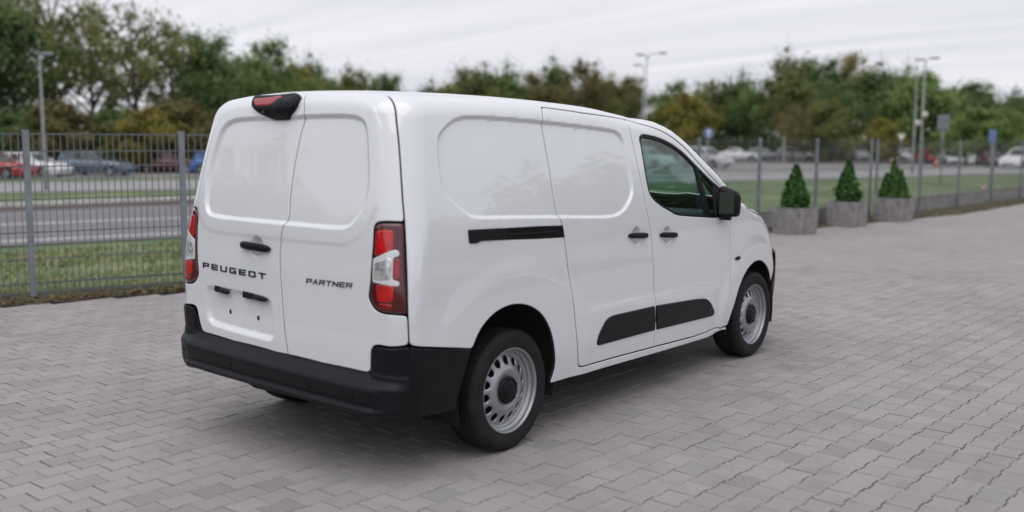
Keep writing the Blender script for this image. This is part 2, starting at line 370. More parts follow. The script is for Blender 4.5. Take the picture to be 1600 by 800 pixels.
# ================================================================== the van: one implicit body, cut into panels
def spl(pts):
    P=np.array(pts,float); xs,ys=P[:,0],P[:,1]
    h=np.diff(xs); s=np.diff(ys)/h; m=np.zeros(len(xs))
    m[0],m[-1]=s[0],s[-1]
    m[1:-1]=(s[:-1]*h[1:]+s[1:]*h[:-1])/(h[1:]+h[:-1])
    def f(x):
        x=np.asarray(x,float); i=np.clip(np.searchsorted(xs,x)-1,0,len(xs)-2)
        t=(x-xs[i])/h[i]; tc=np.clip(t,0,1)
        r=(2*tc**3-3*tc**2+1)*ys[i]+(tc**3-2*tc**2+tc)*h[i]*m[i]+(-2*tc**3+3*tc**2)*ys[i+1]+(tc**3-tc**2)*h[i]*m[i+1]
        return r+np.where(t<0,t*h[i]*m[0],0)+np.where(t>1,(t-1)*h[i]*m[-1],0)
    return f
Wz=spl([(.15,.86),(.3,.885),(.45,.905),(.65,.918),(.9,.922),(1.05,.917),(1.2,.901),(1.35,.875),(1.5,.845),(1.65,.811),(1.8,.773),(1.95,.73)])
Zc=spl([(-.9,1.850),(-.5,1.878),(0,1.888),(.5,1.884),(1,1.862),(1.4,1.817),(1.7,1.775),(1.95,1.682),(2.3,1.487),(2.7,1.268),(2.9,1.21),(3.15,1.15),(3.45,1.06),(3.65,.965),(3.8,.84),(3.9,.7)])
XR=spl([(.2,.83),(.54,.823),(.65,.828),(.85,.826),(1.05,.819),(1.2,.806),(1.3,.791),(1.5,.754),(1.7,.717),(1.85,.683),(1.95,.655)])
XF=spl([(.2,3.80),(.4,3.855),(.6,3.865),(.75,3.84),(.9,3.76),(1.05,3.6),(1.2,3.4)])
def W(x,z):
    return Wz(z)-.035*np.clip((.35-x)/1.1,0,2)**2-.12*np.clip((x-2.3)/1.4,0,2)**2.2
def Zt(x,y): return Zc(x)-(.055-.035*np.clip((x-1.45)/.4,0,1)*np.clip((2.9-x)/.5,0,1))*(np.abs(y)/.75)**2.2
def Xr(y,z): return XR(z)-.035*y*y
def Xf(y,z): return XF(z)-.33*(np.abs(y)/.8)**3
def ri(a,b,r):
    u=np.maximum(a+r,0); v=np.maximum(b+r,0)
    return np.minimum(np.maximum(a,b),-r)+np.sqrt(u*u+v*v)
def F(x,y,z):
    a=np.abs(y)-W(x,z)
    c=-x-Xr(y,z)
    g=(Zc(x+.01)-Zc(x-.01))/.02
    b=(z-Zt(x,y))/np.sqrt(1+g*g)
    d=x-Xf(y,z)
    rc=.12+.05*np.clip((z-.8)/.4,0,1)
    f=ri(a,c,rc)
    f=ri(f,b,.075)
    return ri(f,d,.13)
def sst(a, b, x):
    t = np.clip((x-a)/(b-a), 0, 1); return t*t*(3-2*t)
def poly_sdf(P, poly):
    """signed distance (negative inside) of points P (n,2) to a closed polygon"""
    P = np.asarray(P, float); A = np.asarray(poly, float); B = np.roll(A, -1, 0); D = B-A; L2 = (D*D).sum(1)+1e-18
    out = np.empty(len(P))
    for s in range(0, len(P), 4000):
        p = P[s:s+4000]
        w = p[:, None, :]-A[None]
        t = np.clip((w*D[None]).sum(2)/L2, 0, 1)
        d2 = ((w-t[..., None]*D[None])**2).sum(2).min(1)
        c1 = A[None, :, 1] <= p[:, 1:2]; c2 = B[None, :, 1] <= p[:, 1:2]
        cr = D[None, :, 0]*w[:, :, 1]-D[None, :, 1]*w[:, :, 0]
        wn = ((c1 & ~c2 & (cr > 0)).sum(1)-(~c1 & c2 & (cr < 0)).sum(1))
        out[s:s+4000] = np.sqrt(d2)*np.where(wn != 0, -1, 1)
    return out
def chaikin(P, n=2, closed=True):
    P = np.asarray(P, float)
    for _ in range(n):
        Q = np.roll(P, -1, 0) if closed else None
        P = np.stack([.75*P+.25*Q, .25*P+.75*Q], 1).reshape(-1, P.shape[1])
    return P
def crom(P, step=.01):
    """Catmull-Rom through an open list of points"""
    P = np.asarray(P, float); out = []
    E = np.vstack([2*P[0]-P[1], P, 2*P[-1]-P[-2]])
    for i in range(len(P)-1):
        p0, p1, p2, p3 = E[i:i+4]; n = max(2, int(np.linalg.norm(p2-p1)/step))
        d1 = max(np.linalg.norm(p2-p1), 1e-6); d0 = max(np.linalg.norm(p1-p0), 1e-6); d2 = max(np.linalg.norm(p3-p2), 1e-6)
        m1 = ((p1-p0)/d0*d1*.5+(p2-p1)*.5); m2 = ((p3-p2)/d2*d1*.5+(p2-p1)*.5)
        t = np.linspace(0, 1, n, endpoint=False)[:, None]
        out.append((2*t**3-3*t**2+1)*p1+(t**3-2*t**2+t)*m1+(-2*t**3+3*t**2)*p2+(t**3-t**2)*m2)
    return np.vstack(out+[P[-1:]])
def resample(P, step=.01):
    """closed polygon to even spacing"""
    P = np.vstack([P, P[:1]]); d = np.linalg.norm(np.diff(P, axis=0), axis=1); s = np.r_[0, np.cumsum(d)]
    n = max(8, int(s[-1]/step)); q = np.linspace(0, s[-1], n, endpoint=False)
    return np.stack([np.interp(q, s, P[:, i]) for i in range(P.shape[1])], 1)
# ---- projections: side = from an axis along the van, rear / front = from a point inside
def zo(x): return 1.0-.45*sst(2.3, 3.3, np.asarray(x, float))
def ray_of(kind, q):
    a, b = q[:, 0], q[:, 1]; z0 = np.zeros_like(a)
    if kind == 'side':
        th = b/.9; return np.stack([a, z0, zo(a)], 1), np.stack([z0, -np.cos(th), np.sin(th)], 1)
    ph = a/1.2; el = b/1.2
    if kind == 'rear':
        return np.tile([.4, 0, 1.05], (len(a), 1)), np.stack([-np.cos(ph)*np.cos(el), np.sin(ph)*np.cos(el), np.sin(el)], 1)
    return np.tile([2.7, 0, .6], (len(a), 1)), np.stack([np.cos(ph)*np.cos(el), -np.sin(ph)*np.cos(el), np.sin(el)], 1)
def to2d(kind, P):
    P = np.asarray(P, float); x, y, z = P[:, 0], P[:, 1], P[:, 2]
    if kind == 'side':
        th = np.arctan2(z-zo(x), -y); th = np.where(th < -PI/2, th+2*PI, th); return np.stack([x, .9*th], 1)
    if kind == 'rear': return np.stack([1.2*np.arctan2(y, .4-x), 1.2*np.arctan2(z-1.05, np.hypot(x-.4, y))], 1)
    return np.stack([1.2*np.arctan2(-y, x-2.7), 1.2*np.arctan2(z-.6, np.hypot(x-2.7, y))], 1)
def surf(kind, q):
    O, D = ray_of(kind, q); lo = np.full(len(q), .05); hi = np.full(len(q), 2.6)
    for _ in range(34):
        mid = (lo+hi)/2; P = O+D*mid[:, None]; f = F(P[:, 0], P[:, 1], P[:, 2]); ins = f < 0
        lo = np.where(ins, mid, lo); hi = np.where(ins, hi, mid)
    return O+D*lo[:, None]
def gradF(P):
    h = 1e-4; g = np.stack([F(*(P+np.eye(3)[i]*h).T)-F(*(P-np.eye(3)[i]*h).T) for i in range(3)], 1)
    return g/np.linalg.norm(g, axis=1)[:, None]
def place(kind, q, disp):
    P = surf(kind, q); n = gradF(P)
    if disp is None: return P
    return P+n*disp(P)[:, None]
def panel(name, kind, outline, material, parent, disp=None, r=.004, gap=.0028, flange=.018, step=.028, fine=None, smooth_it=3, holes=(), mirror=False, both=False, raw2d=False, edge_mat=None):
    """skin panel: outline (list of 3d points) projected on the body, filled with a fine mesh, edges rolled and turned in"""
    def prep(ol, sgn):
        q = np.asarray(ol, float) if raw2d else to2d(kind, ol)
        q = resample(q, .009)
        for _ in range(smooth_it): q = .5*q+.25*(np.roll(q, 1, 0)+np.roll(q, -1, 0))
        A = ((q[:, 0]*np.roll(q[:, 1], -1)-np.roll(q[:, 0], -1)*q[:, 1]).sum())
        if A < 0: q = q[::-1]
        def off(q, d):
            t = np.roll(q, -1, 0)-np.roll(q, 1, 0); t /= np.linalg.norm(t, axis=1)[:, None]+1e-12
            return q+np.stack([-t[:, 1], t[:, 0]], 1)*d*sgn
        return q, off
    q0, off = prep(outline, 1)
    edge = off(q0, gap)
    loops = [(edge, [off(q0, gap+r*k) for k in (.25, .6, 1.05)])]
    hs = []
    for h in holes:
        hq, hoff = prep(h, -1); he = hoff(hq, gap); hs.append(he)
        loops.append((he, [hoff(hq, gap+r*k) for k in (.25, .6, 1.05)]))
    pts = []; drop = []; edges = []; loopidx = []
    for lp, rings in loops:
        s = len(pts); n = len(lp); pts += list(lp); drop += [r]*n; edges += [(s+i, s+(i+1) % n) for i in range(n)]; loopidx.append((s, n))
    nl = len(pts)
    sdf = lambda P: np.max([poly_sdf(P, edge)]+[-poly_sdf(P, h) for h in hs], axis=0)
    for lp, rings in loops:
        for rg, kk in zip(rings, (.25, .6, 1.05)):
            d = -sdf(rg); ok = d > r*kk*.7
            pts += list(rg[ok]); drop += [r*(1-math.sqrt(max(0, 1-(1-min(kk, 1))**2)))]*int(ok.sum())
    mn, mxx = q0.min(0), q0.max(0)
    gx, gy = np.meshgrid(np.arange(mn[0], mxx[0], step), np.arange(mn[1], mxx[1], step*.9))
    gx[::2] += step/2; G = np.stack([gx.ravel(), gy.ravel()], 1)
    if fine is not None:
        fs = fine[0]; fx, fy = np.meshgrid(np.arange(mn[0], mxx[0], fs), np.arange(mn[1], mxx[1], fs)); fx[::2] += fs/2
        FG = np.stack([fx.ravel(), fy.ravel()], 1); mask = fine[1](surf(kind, FG)); FG = FG[mask]
        keepG = ~fine[1](surf(kind, G)); G = np.vstack([G[keepG], FG])
    d = -sdf(G); G = G[d > r*1.05+.006]
    pts += list(G); drop += [0.0]*len(G)
    V, E, Fc, ov, oe, of = delaunay_2d_cdt([Vector(p) for p in pts], edges, [], 1, 1e-6)
    idx = [o[0] if o else -1 for o in ov]
    q = np.array([(v.x, v.y) for v in V]); dr = np.array([drop[i] if i >= 0 else r for i in idx])
    fc = np.array([f[:3] for f in Fc])
    cen = q[fc].mean(1); fc = fc[sdf(cen) < 1e-7]
    P0 = surf(kind, q); n0 = gradF(P0)
    dd = disp(P0) if disp is not None else np.zeros(len(q))
    P = P0+n0*(dd-dr)[:, None]
    h = 6e-4
    dx = place(kind, q+[h, 0], disp)-place(kind, q-[h, 0], disp); dy = place(kind, q+[0, h], disp)-place(kind, q-[0, h], disp)
    nn = np.cross(dx, dy); nn /= np.linalg.norm(nn, axis=1)[:, None]+1e-15
    s = np.sign((nn*n0).sum(1)); nn *= s[:, None]
    nn[dr > 0] = 0
    # orientation
    tri = P[fc]; tn = np.cross(tri[:, 1]-tri[:, 0], tri[:, 2]-tri[:, 0]); flip = (tn*n0[fc[:, 0]]).sum(1) < 0
    fc[flip] = fc[flip][:, ::-1]
    verts = list(P); faces = [tuple(f) for f in fc]; norms = list(nn); fm = [0]*len(faces)
    inv = {i: k for k, i in enumerate(idx) if i >= 0}
    for s0, n in loopidx:
        base = len(verts); ids = [inv.get(s0+i) for i in range(n)]
        if any(i is None for i in ids): continue
        for i in ids: verts.append(P[i]-n0[i]*flange); norms.append((0, 0, 0))
        for i in range(n):
            j = (i+1) % n; faces.append((ids[i], base+i, base+j, ids[j])); fm.append(1)
    mats = [material, edge_mat or GAPSHADE]
    res = None
    verts = np.array(verts); norms = np.array(norms, float)
    if not mirror or both:
        res = obj(name, verts, faces, material, parent, True, norms, mats, fm)
    if mirror or both:
        v2 = verts*[1, -1, 1]; n2 = norms*[1, -1, 1]; f2 = [f[::-1] for f in faces]
        r2_ = obj(name, v2, f2, material, parent, True, n2, mats, fm)
        return (res, r2_) if both else r2_
    return res
# ---- shaped relief on the skin (all in metres on the body itself)
RECO = chaikin([(-.20, 1.757), (-.33, 1.738), (-.43, 1.682), (-.475, 1.633), (-.492, 1.53), (-.496, 1.41), (-.468, 1.355), (-.345, 1.262), (-.28, 1.24), (-.1, 1.232), (.39, 1.207), (.91, 1.172), (1.045, 1.19), (1.13, 1.235), (1.212, 1.31), (1.213, 1.40), (1.195, 1.53), (1.193, 1.63), (1.158, 1.675), (1.08, 1.698), (.40, 1.737)], 2)
RECR = chaikin([(-.03, 1.75), (.40, 1.744), (.495, 1.728), (.555, 1.69), (.588, 1.61), (.632, 1.44), (.632, 1.30), (.605, 1.225), (.53, 1.200), (0, 1.200), (-.45, 1.196), (-.53, 1.208), (-.605, 1.285), (-.636, 1.39), (-.595, 1.60), (-.572, 1.69), (-.53, 1.738), (-.42, 1.756)], 2)
PLATE = chaikin([(.605, .81), (.575, .842), (.46, .845), (.07, .835), (.016, .808), (-.004, .65), (.02, .595), (.08, .589), (.50, .607), (.565, .618), (.605, .66)], 2)
HB1, HB2 = (1.198, 1.052), (1.572, 1.03)
def disp_side(P):
    x, y, z = P[:, 0], np.abs(P[:, 1]), P[:, 2]
    side = (z < 1.80) & (z > .2) & (y > .6)
    q = np.stack([x, z], 1); out = np.zeros(len(P))
    m = (x > -.56) & (x < 1.27) & (z > 1.12) & (z < 1.80)
    if m.any():
        d = poly_sdf(q[m], RECO); out[m] -= .015*sst(0.0, .019, -d)
    rr = np.hypot(x*.92, z-.36); rf = np.hypot((x-2.93)*.98, (z-.33))
    out += .013*sst(.70, .57, rr)*sst(.2, .5, z) + .012*sst(.615, .51, rf)*sst(.2, .5, z)
    # lower door bulge under a soft crease
    top = .705-.03*(x-.5)
    out += .014*sst(top+.008, top-.045, z)*sst(.50, .72, x)*sst(2.38, 2.16, x)
    for hx, hz in (HB1, HB2):
        d = np.hypot((x-hx)/.066, (z-hz)/.064); out -= .022*sst(1.0, .35, d)
    return np.where(side, out, 0.0)
def disp_rear(P):
    x, y, z = P[:, 0], P[:, 1], P[:, 2]
    q = np.stack([y, z], 1); out = np.zeros(len(P))
    m = (z > 1.09) & (z < 1.90) & (np.abs(y) < .80)
    if m.any():
        d = poly_sdf(q[m], RECR); out[m] += -.0165*sst(0, .023, -d)+.0045*sst(.085, .055, d)
    m = (z > .55) & (z < .88) & (y > -.05)
    if m.any():
        d = poly_sdf(q[m], PLATE); out[m] -= .024*sst(0, .036, -d)
    d = np.hypot((y-.146)/.062, (z-1.076)/.062); out -= .024*sst(1.0, .3, d)
    return out
def band(sdf_list, lo, hi, kind):
    def f(P):
        q = np.stack([P[:, 0], P[:, 2]], 1) if kind == 'side' else np.stack([P[:, 1], P[:, 2]], 1)
        m = np.zeros(len(P), bool)
        near = (P[:, 2] > .5) & (P[:, 2] < 1.82)
        ii = np.where(near)[0]
        for pl in sdf_list:
            d = poly_sdf(q[ii], pl); m[ii] |= (d > lo) & (d < hi)
        if kind == 'side':
            for hx, hz in (HB1, HB2): m |= np.hypot(P[:, 0]-hx, P[:, 2]-hz) < .075
        else: m |= np.hypot(P[:, 1]-.146, P[:, 2]-1.076) < .07
        return m
    return f
FS = (.0058, band([RECO], -.025, .006, 'side')); FR = (.0058, band([RECR, PLATE], -.036, .006, 'rear'))
van = empty('cargo_van', (0, 0, 0), 'white panel van with blank sides parked on the block paving, seen from its rear corner', 'van')
mir = lambda L: [(x, -y, z) for x, y, z in L]
# ---- seam curves
SLIDE = [tuple(p) for p in crom([(.431, -.749, 1.809), (.398, -.787, 1.748), (.392, -.821, 1.607), (.394, -.859, 1.434), (.396, -.885, 1.29), (.402, -.897, 1.225), (.426, -.905, 1.165), (.434, -.914, 1.085), (.447, -.920, .996), (.474, -.922, .852), (.532, -.915, .591), (.575, -.90, .42)])]
DOORBOT = [(.597, -.891, .352), (.64, -.891, .341), (1.003, -.890, .335), (1.472, -.888, .322), (1.984, -.886, .305), (2.44, -.884, .294), (2.471, -.883, .296)]
BSEAM = [tuple(p) for p in crom([(1.277, -.76, 1.756), (1.28, -.793, 1.70), (1.292, -.835, 1.544), (1.312, -.873, 1.361), (1.340, -.904, 1.176), (1.37, -.919, 1.013), (1.385, -.922, .90), (1.403, -.921, .750), (1.43, -.913, .542), (1.45, -.888, .322)])]
DTOP = [tuple(p) for p in crom([(1.277, -.76, 1.756), (1.345, -.763, 1.746), (1.514, -.779, 1.721), (1.718, -.803, 1.674), (1.863, -.819, 1.616), (1.972, -.833, 1.557), (2.082, -.849, 1.483), (2.197, -.863, 1.412), (2.334, -.879, 1.329), (2.46, -.89, 1.245)])]
SLTOP = [(.431, -.749, 1.809), (.65, -.757, 1.797), (.826, -.764, 1.784), (1.05, -.763, 1.772), (1.277, -.76, 1.756)]
FSEAM = [tuple(p) for p in crom([(2.46, -.89, 1.245), (2.45, -.915, 1.065), (2.472, -.921, .814), (2.484, -.915, .606), (2.471, -.883, .296)])]
DS = [tuple(p) for p in crom([(-.588, -.54, 1.845), (-.612, -.62, 1.822), (-.638, -.676, 1.789), (-.655, -.705, 1.71), (-.669, -.731, 1.624), (-.690, -.764, 1.49), (-.708, -.792, 1.359), (-.721, -.816, 1.249), (-.738, -.843, 1.02), (-.752, -.863, .824), (-.748, -.867, .682)])]
def snap(L):
    P = np.array(L, float)
    for _ in range(12): P = P-gradF(P)*F(P[:, 0], P[:, 1], P[:, 2])[:, None]
    return [tuple(p) for p in P]
DS = snap(DS)
ARCHR = [tuple(p) for p in crom([(-.351, -.902, .606), (-.298, -.907, .690), (-.214, -.912, .752), (-.116, -.916, .783), (-.013, -.918, .787), (.112, -.920, .757), (.216, -.919, .694), (.293, -.916, .600), (.339, -.909, .493), (.365, -.896, .379), (.345, -.884, .291)])]
ARCHF = [tuple(p) for p in crom([(2.528, -.884, .300), (2.572, -.900, .432), (2.635, -.909, .566), (2.735, -.910, .668), (2.876, -.904, .725), (3.02, -.891, .728), (3.16, -.871, .680), (3.27, -.86, .60), (3.33, -.846, .50)])]
WSIDE = [(2.72, -.74, 1.262), (2.55, -.735, 1.35), (2.35, -.73, 1.455), (2.1, -.715, 1.58), (1.85, -.695, 1.70), (1.70, -.672, 1.75), (1.66, -.62, 1.765), (1.645, -.45, 1.775), (1.63, 0, 1.79)]
half = [(2.532, -.877, .266), (2.30, -.8775, .262), (1.487, -.881, .272), (.874, -.883, .286), (.345, -.884, .291)] + ARCHR[::-1][1:] + [(-.55, -.89, .645)] + DS[::-1] + [(-.58, -.40, 1.862), (-.58, 0, 1.868)]
front = [(2.516, -.883, .297)] + DOORBOT[::-1] + SLIDE[::-1][0:] + SLTOP[1:] + DTOP[1:] + [(2.60, -.86, 1.232), (2.72, -.79, 1.235)] + WSIDE
shell_ol = half + mir(half[:-1])[::-1] + mir(front[:-1]) + front[::-1][0:]
shell = panel('body_shell', 'side', shell_ol, WHITE, van, disp=disp_side, fine=FS, step=.034, smooth_it=3)
panel('sliding_door', 'side', SLIDE+DOORBOT[:4]+BSEAM[::-1]+SLTOP[::-1][1:-1], WHITE, van, disp=disp_side, fine=FS, both=True)
WIN = [tuple(p) for p in crom([(1.376, -.83, 1.60), (1.372, -.815, 1.640), (1.405, -.809, 1.659), (1.496, -.809, 1.657), (1.658, -.815, 1.633), (1.828, -.827, 1.581), (1.922, -.836, 1.536), (2.071, -.855, 1.449), (2.249, -.875, 1.347), (2.40, -.888, 1.272)])] + [(2.42, -.895, 1.20), (2.40, -.91, 1.115), (2.27, -.913, 1.099)] + [tuple(p) for p in crom([(2.22, -.913, 1.101), (2.029, -.911, 1.118), (1.80, -.908, 1.138), (1.70, -.908, 1.152), (1.623, -.904, 1.178), (1.50, -.897, 1.225), (1.421, -.890, 1.268), (1.390, -.885, 1.305), (1.378, -.87, 1.38), (1.374, -.856, 1.447)])]
fd, fdl = panel('front_door', 'side', BSEAM+[(1.49, -.888, .322), (1.984, -.886, .305), (2.43, -.884, .294)]+FSEAM[::-1]+DTOP[::-1][1:-1], WHITE, van, disp=disp_side, fine=FS, both=True, holes=[WIN])
def inset2d(kind, ol, d):
    q = resample(to2d(kind, ol), .009)
    for _ in range(3): q = .5*q+.25*(np.roll(q, 1, 0)+np.roll(q, -1, 0))
    A = ((q[:, 0]*np.roll(q[:, 1], -1)-np.roll(q[:, 0], -1)*q[:, 1]).sum())
    if A < 0: q = q[::-1]
    t = np.roll(q, -1, 0)-np.roll(q, 1, 0); t /= np.linalg.norm(t, axis=1)[:, None]
    return q+np.stack([-t[:, 1], t[:, 0]], 1)*d
cst = lambda v: (lambda P: np.full(len(P), v))
# window rubber, panes, bar between door pane and front quarter pane
panel('window_seal', 'side', inset2d('side', WIN, -.001), BLACKP, fd, disp=cst(-.003), r=.003, holes=[inset2d('side', WIN, .017)], raw2d=True, step=.05, both=False)
WL = mir(WIN)
panel('window_seal', 'side', inset2d('side', WIN, -.001), BLACKP, fdl, disp=cst(-.003), r=.003, holes=[inset2d('side', WIN, .017)], raw2d=True, step=.05, mirror=True)
for par, mr in ((fd, False), (fdl, True)):
    panel('window_pane', 'side', inset2d('side', WIN, .012), GLASS, par, disp=cst(-.011), r=.001, flange=.003, raw2d=True, step=.06, mirror=mr, edge_mat=GLASS)
    panel('window_bar', 'side', [(2.03, -.846, 1.475), (2.075, -.846, 1.452), (2.135, -.90, 1.27), (2.185, -.911, 1.108), (2.115, -.911, 1.112), (2.085, -.90, 1.27)], BLACKP, par, disp=cst(-.002), r=.003, mirror=mr, smooth_it=1)
    panel('mirror_base', 'side', [(2.27, -.87, 1.345), (2.405, -.888, 1.27), (2.425, -.90, 1.12), (2.26, -.913, 1.10), (2.255, -.91, 1.18)], BLACKP, par, disp=cst(.0), r=.004, mirror=mr, smooth_it=2)
# ---- front wing, bonnet, windscreen, front end
fend = FSEAM[::-1][0:]+[(2.60, -.86, 1.226), (2.74, -.80, 1.215), (2.776, -.885, 1.142), (2.971, -.873, 1.088), (3.12, -.858, 1.035), (3.20, -.858, .985), (3.27, -.859, .895), (3.38, -.834, .765), (3.41, -.826, .665), (3.33, -.846, .57)]+ARCHF[::-1][1:]
panel('front_wing', 'side', fend, WHITE, van, disp=disp_side, both=True)
hood_r = [(2.76, -.80, 1.21), (2.80, -.872, 1.15), (2.976, -.866, 1.098), (3.13, -.85, 1.045), (3.22, -.83, 1.01), (3.42, -.72, .98), (3.58, -.5, .955), (3.65, 0, .945)]
panel('bonnet', 'front', hood_r+mir(hood_r[:-1])[::-1]+[(2.775, .4, 1.238), (2.775, 0, 1.245), (2.775, -.4, 1.238)], WHITE, van, step=.05)
panel('windscreen', 'side', inset2d('side', WSIDE+mir(WSIDE[:-1])[::-1]+[(2.74, .4, 1.25), (2.74, 0, 1.26), (2.74, -.4, 1.25)], -.004), GLASS, van, disp=cst(-.004), r=.001, flange=.004, raw2d=True, step=.06, edge_mat=GLASS)
hl = [(3.21, -.856, .985), (3.28, -.85, .90), (3.38, -.836, .775), (3.50, -.77, .775), (3.60, -.66, .80), (3.56, -.62, .93), (3.42, -.72, .975)]
panel('headlight', 'front', hl, CLEAR, van, both=True, r=.006)
gr = [(3.60, -.65, .795), (3.57, -.61, .925), (3.64, 0, .94)]
panel('grille', 'front', gr+mir(gr[:-1])[::-1]+[(3.8, .5, .75), (3.83, 0, .74), (3.8, -.5, .75)], GLOSSB, van, step=.05)
fb = [(3.385, -.83, .66), (3.315, -.85, .52), (3.30, -.855, .30), (3.45, -.83, .22), (3.7, -.6, .20), (3.80, 0, .20)]
ft = [(3.40, -.83, .755), (3.55, -.74, .765), (3.7, -.6, .765), (3.83, 0, .735)]
panel('front_bumper', 'front', fb+mir(fb[:-1])[::-1]+mir(ft)[0:-1]+ft[::-1], BLACKP, van, disp=cst(.022), r=.01, step=.04)
# ---- rear doors
LTOPC = [(-.808, -.673, .928), (-.804, -.682, 1.030), (-.793, -.686, 1.165), (-.786, -.685, 1.225), (-.784, -.692, 1.240), (-.781, -.712, 1.247)]
LAMP = [tuple(p) for p in crom([(-.809, -.666, .900)]+LTOPC)]+[(-.723, -.814, 1.248), (-.740, -.842, 1.02), (-.753, -.863, .825)]+[tuple(p) for p in crom([(-.791, -.815, .829), (-.804, -.75, .831), (-.808, -.71, .842), (-.810, -.680, .872), (-.809, -.666, .900)])][:-1]
LC = [tuple(p) for p in crom([(-.722, -.816, 1.2505), (-.781, -.710, 1.2495), (-.784, -.689, 1.2425), (-.786, -.682, 1.225), (-.793, -.683, 1.165), (-.804, -.679, 1.030), (-.808, -.670, .928), (-.809, -.663, .900), (-.810, -.677, .870), (-.808, -.708, .8395), (-.804, -.749, .8285), (-.791, -.815, .8265), (-.752, -.863, .8225)])]
CS = [tuple(p) for p in crom([(-.60, -.060, 1.870), (-.629, -.060, 1.866), (-.670, -.078, 1.838), (-.703, -.115, 1.763), (-.724, -.096, 1.662), (-.755, -.075, 1.492), (-.785, -.073, 1.333), (-.803, -.076, 1.222), (-.806, -.063, 1.198), (-.816, -.042, 1.092), (-.821, -.041, 1.011), (-.826, -.056, .850), (-.823, -.091, .533)])]
DSU = [p for p in DS if p[2] >= 1.249]; DSL = [p for p in DS if p[2] <= .8225]
rtop = [(-.588, -.40, 1.86)]
rd = panel('rear_door', 'rear', CS[::-1]+rtop+DSU+LC+DSL+[(-.81, -.73, .674), (-.811, -.695, .668), (-.812, -.677, .640), (-.808, -.671, .538), (-.808, -.655, .5285), (-.82, -.35, .530)], WHITE, van, disp=disp_rear, fine=FR, step=.018)
ltop = mir(rtop)
ld = panel('rear_door', 'rear', CS+[(-.82, .35, .552), (-.808, .63, .568), (-.808, .65, .578), (-.811, .670, .640), (-.811, .688, .705), (-.809, .73, .712), (-.748, .867, .706)]+mir(DSL)[::-1]+mir(LC)[::-1]+mir(DSU)[::-1]+ltop[::-1], WHITE, van, disp=disp_rear, fine=FR, step=.018)
# ---- tail lamps
for mr in (False, True):
    L = panel('tail_lamp', 'rear', LAMP, REDDK, van, disp=cst(.004), r=.012, flange=.03, smooth_it=2, mirror=mr)
    kw = dict(mirror=mr, gap=.0)
    panel('lamp_red_block', 'rear', [(-.788, -.701, 1.209), (-.758, -.782, 1.214), (-.769, -.792, 1.123), (-.799, -.703, 1.089)], RED, L, disp=cst(.0065), r=.004, smooth_it=2, **kw)
    panel('lamp_red_block', 'rear', [(-.805, -.714, .960), (-.782, -.806, .961), (-.789, -.806, .880), (-.807, -.724, .880)], RED, L, disp=cst(.0065), r=.004, smooth_it=2, **kw)
    panel('lamp_red_block', 'rear', [(-.807, -.726, .874), (-.788, -.806, .874), (-.788, -.800, .849), (-.806, -.736, .853)], REDMID, L, disp=cst(.0065), r=.003, smooth_it=2, **kw)
    panel('lamp_claw', 'rear', [(-.800, -.692, 1.078), (-.773, -.785, 1.123), (-.759, -.815, 1.124), (-.759, -.821, 1.095), (-.776, -.797, 1.090), (-.786, -.800, .985), (-.770, -.830, .980), (-.771, -.831, .956), (-.806, -.692, .968)], CLEARF, L, disp=cst(.0065), r=.003, smooth_it=1, **kw)
    panel('lamp_clear_lens', 'rear', [(-.800, -.702, 1.058), (-.78, -.764, 1.085), (-.776, -.789, 1.087), (-.786, -.791, .990), (-.803, -.702, .981)], CLEAR, L, disp=cst(.010), r=.003, smooth_it=1, **kw)
    panel('lamp_red_block', 'rear', [(-.776, -.800, 1.083), (-.762, -.824, 1.086), (-.770, -.831, .988), (-.786, -.803, .990)], REDMID, L, disp=cst(.0065), r=.003, smooth_it=1, **kw)
# ---- rear bumper
BT = spl([(.325, -.03), (.340, .012), (.352, .045), (.362, .066), (.372, .074), (.382, .073), (.393, .060), (.400, .055), (.41, .058), (.44, .066), (.468, .070), (.482, .069), (.495, .062), (.52, .036), (.543, .006), (.552, .002), (.57, .0)])
def disp_bump(P):
    x, y, z = P[:, 0], P[:, 1], P[:, 2]; zz_ = z-.028*y; ay = np.abs(y)
    mainp = BT(zz_)
    horn = .011+.026*sst(.535, .49, zz_)*sst(.30, .40, zz_)*sst(.875, .80, ay)-.02*sst(.36, .33, z)
    horn += .006*sst(.56, .545, zz_)
    k = sst(.80, .685, ay)
    k2 = sst(.70, .672, ay)
    kk = np.where(zz_ > .50, k2+(k-k2)*sst(.535, .50, zz_), k)
    return mainp*kk+horn*(1-kk)
bo = [(-.746, -.867, .678), (-.81, -.73, .670), (-.811, -.705, .664), (-.812, -.686, .632), (-.808, -.680, .550), (-.808, -.63, .540), (-.82, -.35, .543), (-.826, 0, .550), (-.82, .35, .563), (-.808, .63, .578), (-.808, .668, .588), (-.812, .680, .64), (-.811, .698, .700), (-.809, .74, .707), (-.748, .867, .701), (-.75, .872, .55), (-.755, .862, .345), (-.81, .72, .352), (-.83, .5, .350), (-.845, 0, .338), (-.83, -.5, .322), (-.81, -.72, .318), (-.755, -.862, .322), (-.75, -.872, .5)]
rb = panel('rear_bumper', 'rear', bo, BLACKP, van, disp=disp_bump, r=.006, gap=.001, step=.008, smooth_it=2, flange=.04, edge_mat=BLACKP)
bs = [(-.746, -.867, .676), (-.55, -.89, .642), (-.352, -.902, .608)]+[(-.39, -.905, .50), (-.42, -.90, .40), (-.44, -.895, .285), (-.6, -.885, .300), (-.755, -.862, .324), (-.75, -.872, .5)]
panel('bumper_side', 'side', bs, BLACKP, van, disp=lambda P: .008+.004*sst(.65, .60, P[:, 2]), r=.006, gap=.0015, both=True, smooth_it=1, edge_mat=BLACKP)
def body_pt(y, z, off=0.0):
    """point on the rear skin of the bumper"""
    q = to2d('rear', np.array([[-.82, y, z]])); p = surf('rear', q); n = gradF(p); d = disp_bump(p)[0]+off
    return Vector(p[0]+n[0]*d), Vector(n[0])
